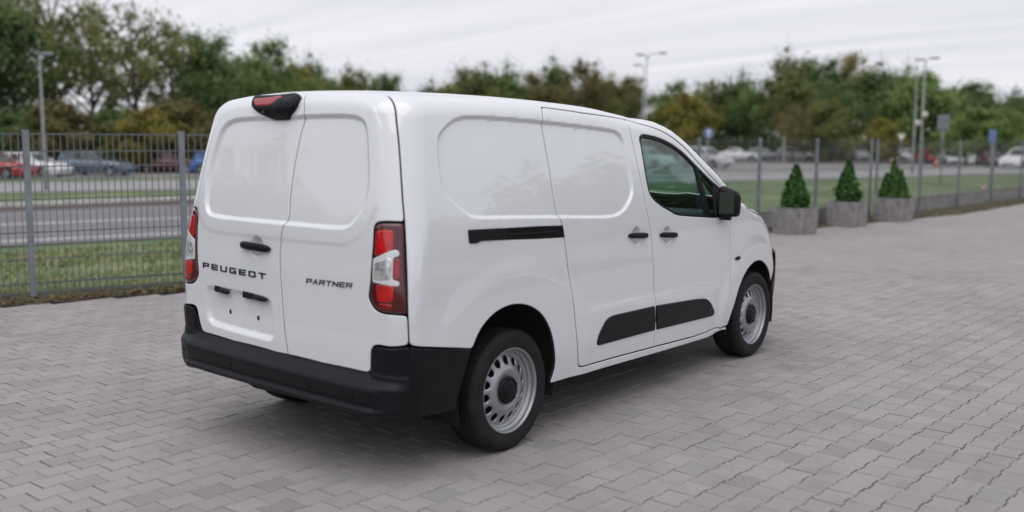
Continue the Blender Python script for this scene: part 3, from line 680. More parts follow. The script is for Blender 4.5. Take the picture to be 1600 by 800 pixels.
def disc(name, par, p, n, r, h, material, ring=None):
    bm = bmesh.new(); rr = blathe(bm, [(r, -.004), (r, h*.6), (r*.85, h), (r*.8, h) if not ring else (r*.62, h)] + ([(r*.58, h-.003), (.0005, h-.002)] if ring else [(.0005, h)]), n=20, axis='z')
    M = n.to_track_quat('Z', 'Y').to_matrix().to_4x4(); M.translation = p
    bmesh.ops.transform(bm, matrix=M, verts=bm.verts); bmesh.ops.recalc_face_normals(bm, faces=bm.faces)
    return bm_obj(name, bm, material, par, True)
for y, z in ((-.76, .435), (-.855, .52), (-.30, .43), (.30, .45), (.76, .46)):
    p, n = body_pt(y, z); disc('parking_sensor', rb, p, n, .013, .0025, GLOSSB if False else BLACKP, ring=True)
p, n = body_pt(-.60, .435); disc('tow_eye_cover', rb, p, n, .032, .0015, BLACKP)
# ---- lettering
def rect(x0, y0, x1, y1): return [(x0, y0), (x1, y0), (x1, y1), (x0, y1)]
def glyph(c, t, wd):
    s = t*1.05
    if c == 'P': return [rect(0, 0, s, 1), rect(s, 1-t, wd-.08, 1), [(wd-s, .36), (wd-.08, .36), (wd, .44), (wd, .92), (wd-.08, 1), (wd-s, 1-t)][:0] or [(wd-s, .36+t), (wd, .36+t), (wd, .92), (wd-.08, 1), (wd-.08, 1-t), (wd-s, 1-t)], [(s, .36), (wd-.08, .36), (wd, .43), (wd, .36+t), (s, .36+t)]]
    if c == 'E': return [rect(0, 0, s, 1), rect(s, 1-t, wd, 1), rect(s, .5-t/2, wd*.94, .5+t/2), rect(s, 0, wd, t)]
    if c == 'U': return [[(0, .10), (.09, 0), (s, t), (s, 1), (0, 1)], [(.09, 0), (wd-.09, 0), (wd-s, t), (s, t)], [(wd-.09, 0), (wd, .10), (wd, 1), (wd-s, 1), (wd-s, t)]]
    if c == 'G': return [[(0, .10), (.09, 0), (s, t), (s, 1-t), (.09, 1), (0, .90)], [(.09, 0), (wd, 0), (wd, t), (s, t)], [(.09, 1), (s, 1-t), (wd, 1-t), (wd, 1)], [(wd-s, t), (wd, t), (wd, .56), (wd-s, .56-t)], [(wd*.5, .56-t), (wd-s, .56-t), (wd, .56), (wd*.5, .56)]]
    if c == 'O': return [[(0, .10), (.09, 0), (s, t), (s, 1-t), (.09, 1), (0, .90)], [(.09, 0), (wd-.09, 0), (wd-s, t), (s, t)], [(wd-.09, 0), (wd, .10), (wd, .90), (wd-.09, 1), (wd-s, 1-t), (wd-s, t)], [(.09, 1), (s, 1-t), (wd-s, 1-t), (wd-.09, 1)]]
    if c == 'T': return [rect(0, 1-t, wd, 1), rect(wd/2-s/2, 0, wd/2+s/2, 1-t)]
    if c == 'A': return [[(0, 0), (s*1.15, 0), (wd/2+.02, 1-t*.2), (wd/2+.05, 1), (wd/2-.12, 1)], [(wd/2+.02, 1-t*.2), (wd-s*1.15, 0), (wd, 0), (wd/2+.14, 1), (wd/2+.05, 1)], [(wd*.32, .24), (wd*.70, .24), (wd*.66, .24+t), (wd*.38, .24+t)]]
    if c == 'R': return [rect(0, 0, s, 1), rect(s, 1-t, wd-.08, 1), [(wd-s, .40+t), (wd, .40+t), (wd, .92), (wd-.08, 1), (wd-.08, 1-t), (wd-s, 1-t)], [(s, .40), (wd-.08, .40), (wd, .47), (wd, .40+t), (s, .40+t)], [(wd*.48, .40), (wd-s, 0), (wd+.04, 0), (wd*.48+s*1.1, .40)]]
    if c == 'N': return [rect(0, 0, s, 1), [(s, 1-.05), (s, .62), (wd-s, .05), (wd-s, .38)], rect(wd-s, 0, wd, 1)]
def write(text, par, y0, y1, z0, z1, h, t, wd, gapf, slant):
    n = len(text); tot = n*wd+(n-1)*gapf
    for i, c in enumerate(text):
        V = []; Fs = []
        for poly in glyph(c, t, wd):
            base = len(V); k = len(poly); pts2 = []
            for (gx, gy) in poly:
                u = (i*(wd+gapf)+gx+slant*gy)/tot; y = y0+(y1-y0)*u; z = z0+(z1-z0)*u+gy*h
                pts2.append((y, z))
            q = to2d('rear', np.array([[-.79, a, b] for a, b in pts2])); P = surf('rear', q)
            # true y,z: iterate the depth once
            q = to2d('rear', np.array([[px, a, b] for (a, b), px in zip(pts2, P[:, 0])])); P = surf('rear', q); nn = gradF(P)
            for p_, n_ in zip(P, nn): V.append(p_+n_*.0035)
            for p_, n_ in zip(P, nn): V.append(p_-n_*.002)
            a = np.array(pts2); ar = (a[:, 0]*np.roll(a[:, 1], -1)-np.roll(a[:, 0], -1)*a[:, 1]).sum()
            Fs.append(tuple(range(base, base+k)) if ar < 0 else tuple(range(base+k-1, base-1, -1)))
            for j in range(k): Fs.append((base+j, base+(j+1) % k, base+k+(j+1) % k, base+k+j))
        o = obj('letter', V, Fs, GLOSSB, par)
        o.data.validate()
write('PEUGEOT', ld, .617, .067, .9275, .9145, .031, .22, 1.25, .52, 0)
write('PARTNER', rd, -.242, -.556, .9235, .9275, .025, .17, 1.35, .32, .18)
# ---- rear door furniture
def skin(y, z, off=0.0, dfun=disp_rear):
    q = to2d('rear', np.array([[-.79, y, z]])); p = surf('rear', q)
    q = to2d('rear', np.array([[p[0, 0], y, z]])); p = surf('rear', q); n = gradF(p)
    return Vector(p[0]+n[0]*(off+(dfun(p)[0] if dfun else 0))), Vector(n[0])
def grip(par, p0, p1, n, h, th, lift, material=BLACKP):
    """door pull: bowed bar with rounded ends between two points"""
    p0, p1, n = Vector(p0), Vector(p1), Vector(n); d = (p1-p0); u = d.normalized(); v = n.cross(u)
    bm = bmesh.new(); rings = []
    for i in range(17):
        s = i/16; e = math.sqrt(max(0, 1-(abs(2*s-1))**5)); hh = h*.5*max(.30, e)*(1.0); tt = th*.5*max(.35, e)
        c = p0+d*s+n*(lift*(.45+.55*math.sin(PI*s)**.5))
        ring = []
        for k in range(12):
            a = 2*PI*k/12; ca, sa = math.cos(a), math.sin(a)
            ring.append(bm.verts.new(c+v*hh*math.copysign(abs(ca)**.6, ca)+n*tt*math.copysign(abs(sa)**.6, sa)))
        rings.append(ring)
    for i in range(16):
        for k in range(12): bm.faces.new((rings[i][k], rings[i][(k+1) % 12], rings[i+1][(k+1) % 12], rings[i+1][k]))
    bm.faces.new(rings[0][::-1]); bm.faces.new(rings[-1])
    bmesh.ops.recalc_face_normals(bm, faces=bm.faces)
    return bm_obj('door_handle', bm, material, par, True)
pa, na = skin(.271, 1.082, 0, None); pb, nb = skin(.027, 1.072, 0, None)
grip(ld, pa, pb, (na+nb)/2, .042, .030, .016)
# third brake light and camera pod
pod = panel('brake_light_pod', 'rear', [(-.693, .292, 1.793), (-.664, .303, 1.834), (-.664, .28, 1.842), (-.664, -.02, 1.846), (-.67, -.062, 1.838), (-.696, -.070, 1.80), (-.70, -.05, 1.765), (-.712, .0, 1.728), (-.711, .115, 1.726), (-.702, .235, 1.758)], BLACKP, ld, disp=lambda P: .030-.016*sst(1.785, 1.735, P[:, 2])+.012*sst(.13, .05, P[:, 1])*sst(-.06, -.02, P[:, 1])*sst(1.83, 1.80, P[:, 2])*sst(1.725, 1.75, P[:, 2]), r=.012, gap=0, flange=.06, step=.010, smooth_it=2, edge_mat=BLACKP)
panel('brake_light_lens', 'rear', [(-.677, .280, 1.822), (-.677, .065, 1.833), (-.68, .048, 1.829), (-.69, .060, 1.810), (-.698, .119, 1.789), (-.696, .25, 1.786)], mat('brake_lens', (.36, .02, .03), rough=.25, coat=1, noise=.1, nscale=30), pod, disp=cst(.035), r=.006, smooth_it=2)
cp, cn = skin(.178, 1.768, .026, None); disc('camera_lens', pod, cp, cn, .008, .006, GLOSSB, ring=True)
# number plate lamps and bolt holes
for ya, yb, zc in ((.513, .385, .824), (.262, .062, .817)):
    bm = bmesh.new(); p, n = skin(ya, zc, 0, None); p2, n2 = skin((ya+yb)/2+.01, zc-.004, 0, None)
    d = p2-p; u = d.normalized(); v = n.cross(u)
    M = Matrix((u, v, n)).transposed().to_4x4(); M.translation = p+n*-.012
    L_ = d.length
    bbox(bm, 0, L_, -.016, .020, -.012, .016, .007, M=M)
    bm_obj('plate_lamp', bm, BLACKP, ld)
    bm = bmesh.new(); p3, n3 = skin(yb, zc-.010, 0, None); q0 = p2+n*-.004; q1 = p3+n*-.006
    btube(bm, [q0, q0*.55+q1*.45, q0*.2+q1*.8, q1], [.014, .016, .013, .003], 8)
    bm_obj('latch_grip', bm, BLACKP, ld, True)
for y, z in ((.402, .707), (.161, .701)):
    p, n = skin(y, z); bm = bmesh.new(); bmesh.ops.create_circle(bm, cap_ends=True, segments=20, radius=.0105)
    M = n.to_track_quat('Z', 'Y').to_matrix().to_4x4(); M.translation = p+n*.001
    bmesh.ops.transform(bm, matrix=M@Matrix.Diagonal((1, 1.25, 1, 1)), verts=bm.verts); bm_obj('bolt_hole', bm, DARK, ld)
# ---- side furniture
doors = [o for o in van.children if o.name.startswith('sliding_door')]
fdoors = [fd, fdl]
def sidept(x, z, s=-1, off=0.0):
    y = 0.9
    for _ in range(4): q = to2d('side', np.array([[x, -y, z]])); p = surf('side', q); y = -p[0, 1]
    n = gradF(p)[0]; p = p[0]+n*off
    return Vector((p[0], p[1]*(-s), p[2])), Vector((n[0], n[1]*(-s), n[2]))
def sgrip(par, s, xa, za, xb, zb):
    pa, na = sidept(xa, za, s); pb, nb = sidept(xb, zb, s); grip(par, pa, pb, (na+nb)/2, .036, .026, .016)
for s, dS, dF in ((-1, doors[0], fdoors[0]), (1, doors[1], fdoors[1])):
    sgrip(dS, s, 1.088, 1.0605, 1.312, 1.046); sgrip(dF, s, 1.462, 1.038, 1.682, 1.021)
    mr = s > 0
    padl = [(.757, -.907, .462), (.775, -.911, .515), (.833, -.915, .580), (.87, -.915, .597), (.92, -.916, .604), (1.402, -.916, .597)]
    padlb = [(1.43, -.903, .437), (.79, -.904, .442), (.762, -.906, .447)]
    panel('rub_strip', 'side', padl+padlb, BLACKP, dS, disp=lambda P: disp_side(P)+.009, r=.009, gap=.0, smooth_it=2, step=.03, mirror=mr, edge_mat=BLACKP)
    padr = [(1.417, -.916, .597), (1.961, -.914, .572), (2.083, -.914, .560), (2.13, -.91, .548), (2.18, -.911, .517), (2.262, -.904, .446), (2.262, -.901, .428), (2.235, -.901, .417), (1.449, -.903, .436)]
    panel('rub_strip', 'side', padr, BLACKP, dF, disp=lambda P: disp_side(P)+.009, r=.009, gap=.0, smooth_it=2, step=.03, mirror=mr, edge_mat=BLACKP)
    rail = [(-.355, -.887, 1.194), (-.07, -.898, 1.185), (.20, -.90, 1.177), (.425, -.905, 1.166), (.436, -.913, 1.098), (.2, -.91, 1.108), (-.278, -.898, 1.133), (-.290, -.899, 1.124), (-.355, -.895, 1.127)]
    rl = panel('door_rail', 'side', rail, GLOSSB, van, disp=cst(.0015), r=.003, gap=.0, smooth_it=1, step=.03, mirror=mr, edge_mat=GLOSSB)
    cov = [(-.355, -.887, 1.194), (-.07, -.898, 1.185), (-.068, -.903, 1.127), (-.278, -.898, 1.133), (-.290, -.899, 1.124), (-.355, -.895, 1.127)]
    panel('rail_cover', 'side', cov, BLACKP, rl, disp=cst(.0075), r=.004, gap=.0, smooth_it=1, step=.03, mirror=mr, edge_mat=BLACKP)
    panel('rail_lip', 'side', [(-.06, -.898, 1.1845), (.425, -.905, 1.166), (.425, -.905, 1.157), (-.06, -.898, 1.175)], BLACKP, rl, disp=cst(.007), r=.003, gap=0, smooth_it=1, mirror=mr, edge_mat=BLACKP)
    panel('rail_track', 'side', [(-.06, -.9, 1.153), (.37, -.905, 1.138), (.37, -.905, 1.131), (-.06, -.9, 1.146)], BLACKP, rl, disp=cst(.005), r=.002, gap=0, smooth_it=0, mirror=mr, edge_mat=BLACKP)
    p, n = sidept(2.592, .789, s, .014)
    bm = bmesh.new(); bmesh.ops.create_uvsphere(bm, u_segments=14, v_segments=8, radius=.5)
    for v in bm.verts: v.co = Vector((v.co.x*.085*(1-.4*v.co.x), v.co.y*.014, v.co.z*.028))+p+n*-.004
    bm_obj('indicator_lamp', bm, BLACKP, van, True)
    # door mirror
    mm_ = empty('door_mirror', (0, 0, 0), None, None); mm_.parent = van
    bm = bmesh.new(); bmesh.ops.create_cube(bm, size=2)
    bmesh.ops.subdivide_edges(bm, edges=list(bm.edges), cuts=7, use_grid_fill=True)
    for v in bm.verts:
        c = v.co; L4 = (abs(c.x)**5+abs(c.y)**5+abs(c.z)**5)**(1/5); c = c/L4
        x = c.x*.050; yy = c.y*.066; z = c.z*.096
        if c.x > 0: yy *= 1-.25*c.x; z *= 1-.22*c.x
        z *= 1-.10*c.y; x += .02*c.y
        v.co = Vector((2.315+x, s*(.985+yy), 1.205+z-.018*c.y))
    bmesh.ops.recalc_face_normals(bm, faces=bm.faces); bm_obj('mirror_housing', bm, BLACKP, mm_, True)
    bm = bmesh.new(); M = Matrix.Translation((2.307, s*1.03, 1.20)) @ Matrix.Rotation(R(s*-14 if s < 0 else -14), 4, 'Z')
    M = Matrix.Translation((2.263, s*.983, 1.203)) @ Matrix.Rotation(R(16*-s), 4, 'Z')
    bbox(bm, -.003, .003, -.051, .051, -.074, .074, .0, M=M)
    bm_obj('mirror_glass', bm, mat('mirror_face', (.10, .105, .11), rough=.12, metal=.8) if s < 0 else MATS['mirror_face'], mm_)
    bm = bmesh.new(); btube(bm, [(2.31, s*.895, 1.135), (2.315, s*.94, 1.115), (2.32, s*.99, 1.108)], [.045, .038, .030], 10); bm_obj('mirror_arm', bm, BLACKP, mm_, True)
# ---- wheels
def make_wheel(par, x, s):
    wroot = bpy.data.objects.new('wheel', None); COL.objects.link(wroot); wroot.parent = par; wroot.location = (x, s*.885, .322); wroot.rotation_euler = (0, 0, 0 if s < 0 else PI)
    if PROTO:
        for ch in PROTO[0].children:
            c = ch.copy(); COL.objects.link(c); c.parent = wroot
        wroot.rotation_euler.y = R(random.uniform(0, 360)); return wroot
    # local: outer face at y=0, inboard = +y
    bm = bmesh.new()
    prof = [(.222, .006), (.230, .002), (.238, .0035), (.252, -.003), (.272, -.0065), (.280, -.005), (.290, -.0055), (.300, -.001), (.3085, .006), (.3155, .016), (.320, .026), (.3225, .036)]
    for g in (.058, .088, .118, .147):
        prof += [(.3245, g-.0045), (.3175, g-.0035), (.3175, g+.0035), (.3245, g+.0045)]
    prof += [(.3225, .170), (.318, .184), (.305, .200), (.27, .206), (.222, .198)]
    blathe(bm, prof, 72); bmesh.ops.recalc_face_normals(bm, faces=bm.faces)
    for f in bm.faces: f.smooth = True
    # tread sipes: thin ribs across the shoulder
    for k in range(72):
        a = 2*PI*k/72
        M = Matrix.Rotation(-a, 4, 'Y') @ Matrix.Translation((.3175, 0, 0)) @ Matrix.Rotation(.10, 4, 'X')
        bbox(bm, -.002, .0058, .020, .052, -.0105, .0105, 0, M=M)
    o = bm_obj('tyre', bm, RUBBER, wroot)
    try:
        for p_ in o.data.polygons: p_.use_smooth = True
        o.data.set_sharp_from_angle(angle=R(40))
    except Exception: pass
    # steel rim: rolled lip and barrel
    bm = bmesh.new()
    blathe(bm, [(.2145, .030), (.216, .014), (.220, .006), (.2255, .002), (.2275, .0045), (.226, .010), (.222, .016)], 72)
    blathe(bm, [(.2145, .030), (.212, .034), (.204, .036), (.201, .042), (.1995, .055), (.196, .11), (.19, .17)], 72)
    bmesh.ops.recalc_face_normals(bm, faces=bm.faces); bm_obj('rim', bm, STEEL, wroot, True)
    # disc with oval vent holes
    zp = spl([(.03, .030), (.060, .029), (.078, .029), (.100, .020), (.112, .021), (.124, .028), (.138, .037), (.158, .047), (.178, .055), (.193, .058), (.2005, .050)])
    loops = []; P = []; E_ = []
    def loop(pts, mult=1):
        b = len(P); P.extend(pts); k = len(pts); E_.extend([(b+i, b+(i+1) % k) for i in range(k)])
    loop([(.2008*math.cos(a), .2008*math.sin(a)) for a in np.linspace(0, 2*PI, 90, endpoint=False)])
    loop([(.03*math.cos(a), .03*math.sin(a)) for a in np.linspace(0, 2*PI, 24, endpoint=False)])
    hc = []
    for k in range(14):
        a = 2*PI*(k+.3)/14; cx, cy = .156*math.cos(a), .156*math.sin(a); hc.append((cx, cy, a)); u = (math.cos(a), math.sin(a)); v_ = (-u[1], u[0])
        loop([(cx+.0222*math.cos(t)*u[0]+.0212*math.sin(t)*v_[0], cy+.0222*math.cos(t)*u[1]+.0212*math.sin(t)*v_[1]) for t in np.linspace(0, 2*PI, 16, endpoint=False)])
        loop([(cx+.0250*math.cos(t)*u[0]+.0240*math.sin(t)*v_[0], cy+.0250*math.cos(t)*u[1]+.0240*math.sin(t)*v_[1]) for t in np.linspace(0, 2*PI, 16, endpoint=False)])
    for rr in np.arange(.038, .199, .009):
        n_ = int(2*PI*rr/.011)
        for k in range(n_):
            a = 2*PI*k/n_; px, py = rr*math.cos(a), rr*math.sin(a)
            ok = True
            for cx, cy, ha in hc:
                dx, dy = px-cx, py-cy; lu = dx*math.cos(ha)+dy*math.sin(ha); lv = -dx*math.sin(ha)+dy*math.cos(ha)
                if (lu/.0280)**2+(lv/.0270)**2 < 1: ok = False; break
            if ok: P.append((px, py))
    V, EE, FF, ov, a1, a2 = delaunay_2d_cdt([Vector(p) for p in P], E_, [], 1, 1e-7)
    fs = []
    for f in FF:
        c = sum((V[i] for i in f), Vector((0, 0)))/3
        if c.length < .0299: continue
        bad = False
        for cx, cy, ha in hc:
            dx, dy = c.x-cx, c.y-cy; lu = dx*math.cos(ha)+dy*math.sin(ha); lv = -dx*math.sin(ha)+dy*math.cos(ha)
            if (lu/.0222)**2+(lv/.0212)**2 < .97: bad = True; break
        if not bad: fs.append(tuple(f))
    q = np.array([(v.x, v.y) for v in V]); rr = np.hypot(q[:, 0], q[:, 1]); yv = zp(rr)
    for cx, cy, ha in hc:
        dx, dy = q[:, 0]-cx, q[:, 1]-cy; lu = dx*math.cos(ha)+dy*math.sin(ha); lv = -dx*math.sin(ha)+dy*math.cos(ha)
        e_ = (lu/.0222)**2+(lv/.0212)**2; yv = yv+np.where(e_ < 1.08, .007, 0)
    d_ = obj('rim_disc', [(a, y_, b) for (a, b), y_ in zip(q, yv)], [f for f in fs], STEEL, wroot, True)
    bm = bmesh.new(); blathe(bm, [(.0005, .075), (.19, .075)], 32); bm_obj('brake_backplate', bm, DARK, wroot)
    bm = bmesh.new(); blathe(bm, [(.074, .034), (.074, .020), (.070, .013), (.060, .010), (.055, .014), (.051, .014), (.046, .006), (.034, .004), (.0005, .003)], 32)
    for k in range(5):
        a = 2*PI*k/5+.4; M = Matrix.Translation((.062*math.cos(a), .012, .062*math.sin(a))); bbox(bm, -.006, .006, -.006, .004, -.006, .006, .002, M=M)
    bmesh.ops.recalc_face_normals(bm, faces=bm.faces); bm_obj('hub_cap', bm, BLACKP, wroot, True)
    PROTO.append(wroot); return wroot
PROTO = []; random.seed(4)
for x, s in ((0, -1), (2.975, -1), (0, 1), (2.975, 1)): make_wheel(van, x, s)
# ---- arches, floor, cab
for x in (0, 2.95):
    for s in (-1, 1):
        bm = bmesh.new(); rings = []
        for yy in (.87, .60):
            rings.append([bm.verts.new((x+(.405)*math.cos(a), s*yy, .33+.475*math.sin(a))) for a in np.linspace(-.25, PI+.25, 26)])
        for k in range(25): bm.faces.new((rings[0][k], rings[0][k+1], rings[1][k+1], rings[1][k]))
        bm.faces.new(rings[1]); bm_obj('wheel_arch_liner', bm, DARK, van, True)
bm = bmesh.new(); bbox(bm, -.40, 2.5, -.58, .58, .20, .36, .02); bbox(bm, -.78, -.40, -.62, .62, .36, .42, .01); bbox(bm, .42, 2.50, -.85, .85, .262, .36, .01); bbox(bm, 3.36, 3.7, -.6, .6, .22, .5, .02)
bm_obj('underbody', bm, DARK, van)
bm = bmesh.new(); btube(bm, [(-.55, .15, .30), (-.55, .50, .30)], [.075, .075], 16); bm_obj('exhaust_silencer', bm, DARK, van, True)
bm = bmesh.new(); btube(bm, [(-.1, -.74, .32), (-.1, .74, .32)], [.05, .05], 10); bm_obj('rear_axle', bm, DARK, van, True)
bm = bmesh.new(); bbox(bm, 1.30, 1.33, -.80, .80, .37, 1.70, .01); bm_obj('bulkhead', bm, INT, van)
bm = bmesh.new(); bbox(bm, 2.28, 2.70, -.82, .82, .75, 1.12, .05); bbox(bm, 2.22, 2.5, .15, .62, 1.08, 1.17, .03); bm_obj('dashboard', bm, INT, van)
bm = bmesh.new(); bbox(bm, 1.35, 2.6, -.80, .80, .36, .42); bm_obj('cab_floor', bm, INT, van)
for yc in (.40, -.40):
    st = empty('seat', (0, 0, 0), None, None); st.parent = van
    bm = bmesh.new(); bbox(bm, 1.42, 1.92, yc-.24, yc+.24, .62, .80, .05); bbox(bm, 1.46, 1.86, yc-.2, yc+.2, .42, .62, .02); bm_obj('seat_cushion', bm, SEATM, st, True)
    bm = bmesh.new(); bbox(bm, -.06, .06, -.23, .23, 0, .56, .045, M=Matrix.Translation((1.47, yc, .76))@Matrix.Rotation(R(-9), 4, 'Y')); bm_obj('seat_back', bm, SEATM, st, True)
    bm = bmesh.new(); bbox(bm, 1.345, 1.42, yc-.13, yc+.13, 1.36, 1.53, .03); bm_obj('head_restraint', bm, SEATM, st, True)
bm = bmesh.new()
ring = [(2.12+.03*math.sin(a)*1.2-.02, .40+.185*math.cos(a), 1.10+.165*math.sin(a)) for a in np.linspace(0, 2*PI, 25)]
btube(bm, ring, [.014]*25, 8, cap=False); btube(bm, [(2.10, .23, 1.10), (2.14, .4, 1.08), (2.10, .57, 1.10)], [.014, .04, .014], 8); btube(bm, [(2.14, .4, 1.08), (2.35, .4, 1.0)], [.04, .05], 8)
bm_obj('steering_wheel', bm, INT, van, True)
# ================================================================== wire fence, plinth, planters
fence = empty('wire_fence', (.9, 5.92, 0), 'grey galvanised steel bar fence with posts along the edge of the block paving', 'fence')
def fobj(name, bm, material, kind=None, parent=None):
    o = bm_obj(name, bm, material, None); o.parent = parent or fence; o.matrix_parent_inverse = Matrix.Translation((-.9, -5.92, 0)); o.location = (0, 0, 0)
    if kind: o['kind'] = kind
    return o
def ftop(x): return 1.665-.0035*max(0, x-1)
me_p = None
for i, (x, y) in enumerate(POSTS):
    a, b_ = FP[max(0, i-1)], FP[min(len(FP)-1, i+1)]; rz = math.atan2(b_[1]-a[1], b_[0]-a[0])
    bm = bmesh.new(); bbox(bm, -.03, .03, -.022, .022, -.3, ftop(x)+.012, .004)
    M = Matrix.Translation((x, y, 0)) @ Matrix.Rotation(rz, 4, 'Z'); bmesh.ops.transform(bm, matrix=M, verts=bm.verts)
    p = fobj('post', bm, GALV)
    bm = bmesh.new(); bbox(bm, -.033, .033, -.025, .025, 0, .014, .004); bmesh.ops.transform(bm, matrix=Matrix.Translation((x, y, ftop(x)+.012))@Matrix.Rotation(rz, 4, 'Z'), verts=bm.verts)
    o = bm_obj('post_cap', bm, BLACKP if False else GALV, p)
bar_me = None
for i in range(len(POSTS)-1):
    (x0, y0), (x1, y1) = POSTS[i], POSTS[i+1]; L_ = math.hypot(x1-x0, y1-y0)
    if L_ < .5: continue
    rz = math.atan2(y1-y0, x1-x0); M = Matrix.Translation((x0, y0, 0)) @ Matrix.Rotation(rz, 4, 'Z'); near = x0 < 2.5
    nb = 24 if near else 34
    hs = [1.65, 1.48, 1.33, 1.0, .67, .40] if near else [1.60, 1.40, 1.2, 1.0, .8, .6, .40]
    z0 = .05 if near else .30; zt = ftop((x0+x1)/2)
    if near:
        for h in hs+[.155, .055]:
            th = .006 if h > .2 else .010
            bm = bmesh.new(); bbox(bm, .034, L_-.034, .008, .016, h-th, h+th); bmesh.ops.transform(bm, matrix=M, verts=bm.verts); fobj('cross_bar', bm, BARS)
        for k in range(1, nb):
            s = L_*k/nb; p = M @ Vector((s, 0, 0))
            if bar_me is None:
                bm = bmesh.new(); bbox(bm, -.0042, .0042, -.005, .005, z0, zt); o = bm_obj('vertical_bar', bm, BARS, None); bar_me = o.data
            else: o = bpy.data.objects.new('vertical_bar', bar_me); COL.objects.link(o)
            o.parent = fence; o.location = p-Vector((.9, 5.92, 0)); o.rotation_euler = (0, 0, rz)
    else:
        bm = bmesh.new()
        for h in hs: bbox(bm, .034, L_-.034, .006, .011, h-.0025, h+.0025)
        for k in range(1, nb): s = L_*k/nb; bbox(bm, s-.002, s+.002, -.002, .002, z0, zt-.02)
        bmesh.ops.transform(bm, matrix=M, verts=bm.verts); fobj('wire_panel', bm, BARS, 'stuff')
        if x0 > 10:
            bm = bmesh.new(); bbox(bm, .035, L_-.035, .02, .075, -.3, .33 if x0 < 17 else .36, .006); bmesh.ops.transform(bm, matrix=M, verts=bm.verts); fobj('plinth_panel', bm, CONC)
# planters with conifers
def leafmesh(name, pts, nrm, size, rng, long=1.6):
    """many small leaf quads at pts, facing about nrm"""
    n = len(pts); a = rng.normal(size=(n, 3)); nrm = nrm+rng.normal(0, .55, (n, 3)); nrm /= np.linalg.norm(nrm, axis=1)[:, None]
    u = np.cross(nrm, a); u /= np.linalg.norm(u, axis=1)[:, None]; v = np.cross(nrm, u); s = size*rng.uniform(.6, 1.3, (n, 1))
    c = np.stack([pts-u*s*.5, pts+v*s*long*.4, pts+u*s*.5, pts-v*s*long*.4], 1).reshape(-1, 3)
    me = bpy.data.meshes.new(name); me.vertices.add(n*4); me.vertices.foreach_set('co', c.ravel().astype(np.float32))
    me.loops.add(n*4); me.loops.foreach_set('vertex_index', np.arange(n*4, dtype=np.int32)); me.polygons.add(n)
    me.polygons.foreach_set('loop_start', np.arange(0, n*4, 4, dtype=np.int32)); me.update(); me.validate()
    return me
def leaf_mat(name, stops, trans=.48):
    m, t, b, N_, K_ = node_mat(name); geo = N_('ShaderNodeNewGeometry'); tcn = N_('ShaderNodeTexCoord')
    c = ramp(t, geo.outputs['Random Per Island'], stops)
    c = mixc(t, c, ramp(t, noise(t, tcn.outputs['Object'], .55, 3), [(.30, (.74, .74, .72)), (.52, (1, 1, 1)), (.72, (1.35, 1.28, 1.05))]), 1.0, 'MULTIPLY')
    d = N_('ShaderNodeBsdfDiffuse'); K_(c, d.inputs[0]); tr = N_('ShaderNodeBsdfTranslucent'); K_(c, tr.inputs[0]); mx_ = N_('ShaderNodeMixShader'); mx_.inputs[0].default_value = trans
    K_(d.outputs[0], mx_.inputs[1]); K_(tr.outputs[0], mx_.inputs[2]); K_(mx_.outputs[0], t.nodes['Material Output'].inputs[0]); t.nodes.remove(b)
    return m
THUJA = leaf_mat('thuja_foliage', [(0, (.022, .062, .018)), (.6, (.05, .125, .036)), (1, (.10, .19, .065))], .15)
JUNI = leaf_mat('juniper_foliage', [(0, (.03, .075, .024)), (.6, (.07, .15, .045)), (1, (.13, .22, .08))], .15)
BARK = mat('bark', (.075, .062, .052), rough=.95, noise=.4, nscale=6, bump=.8, bscale=30)
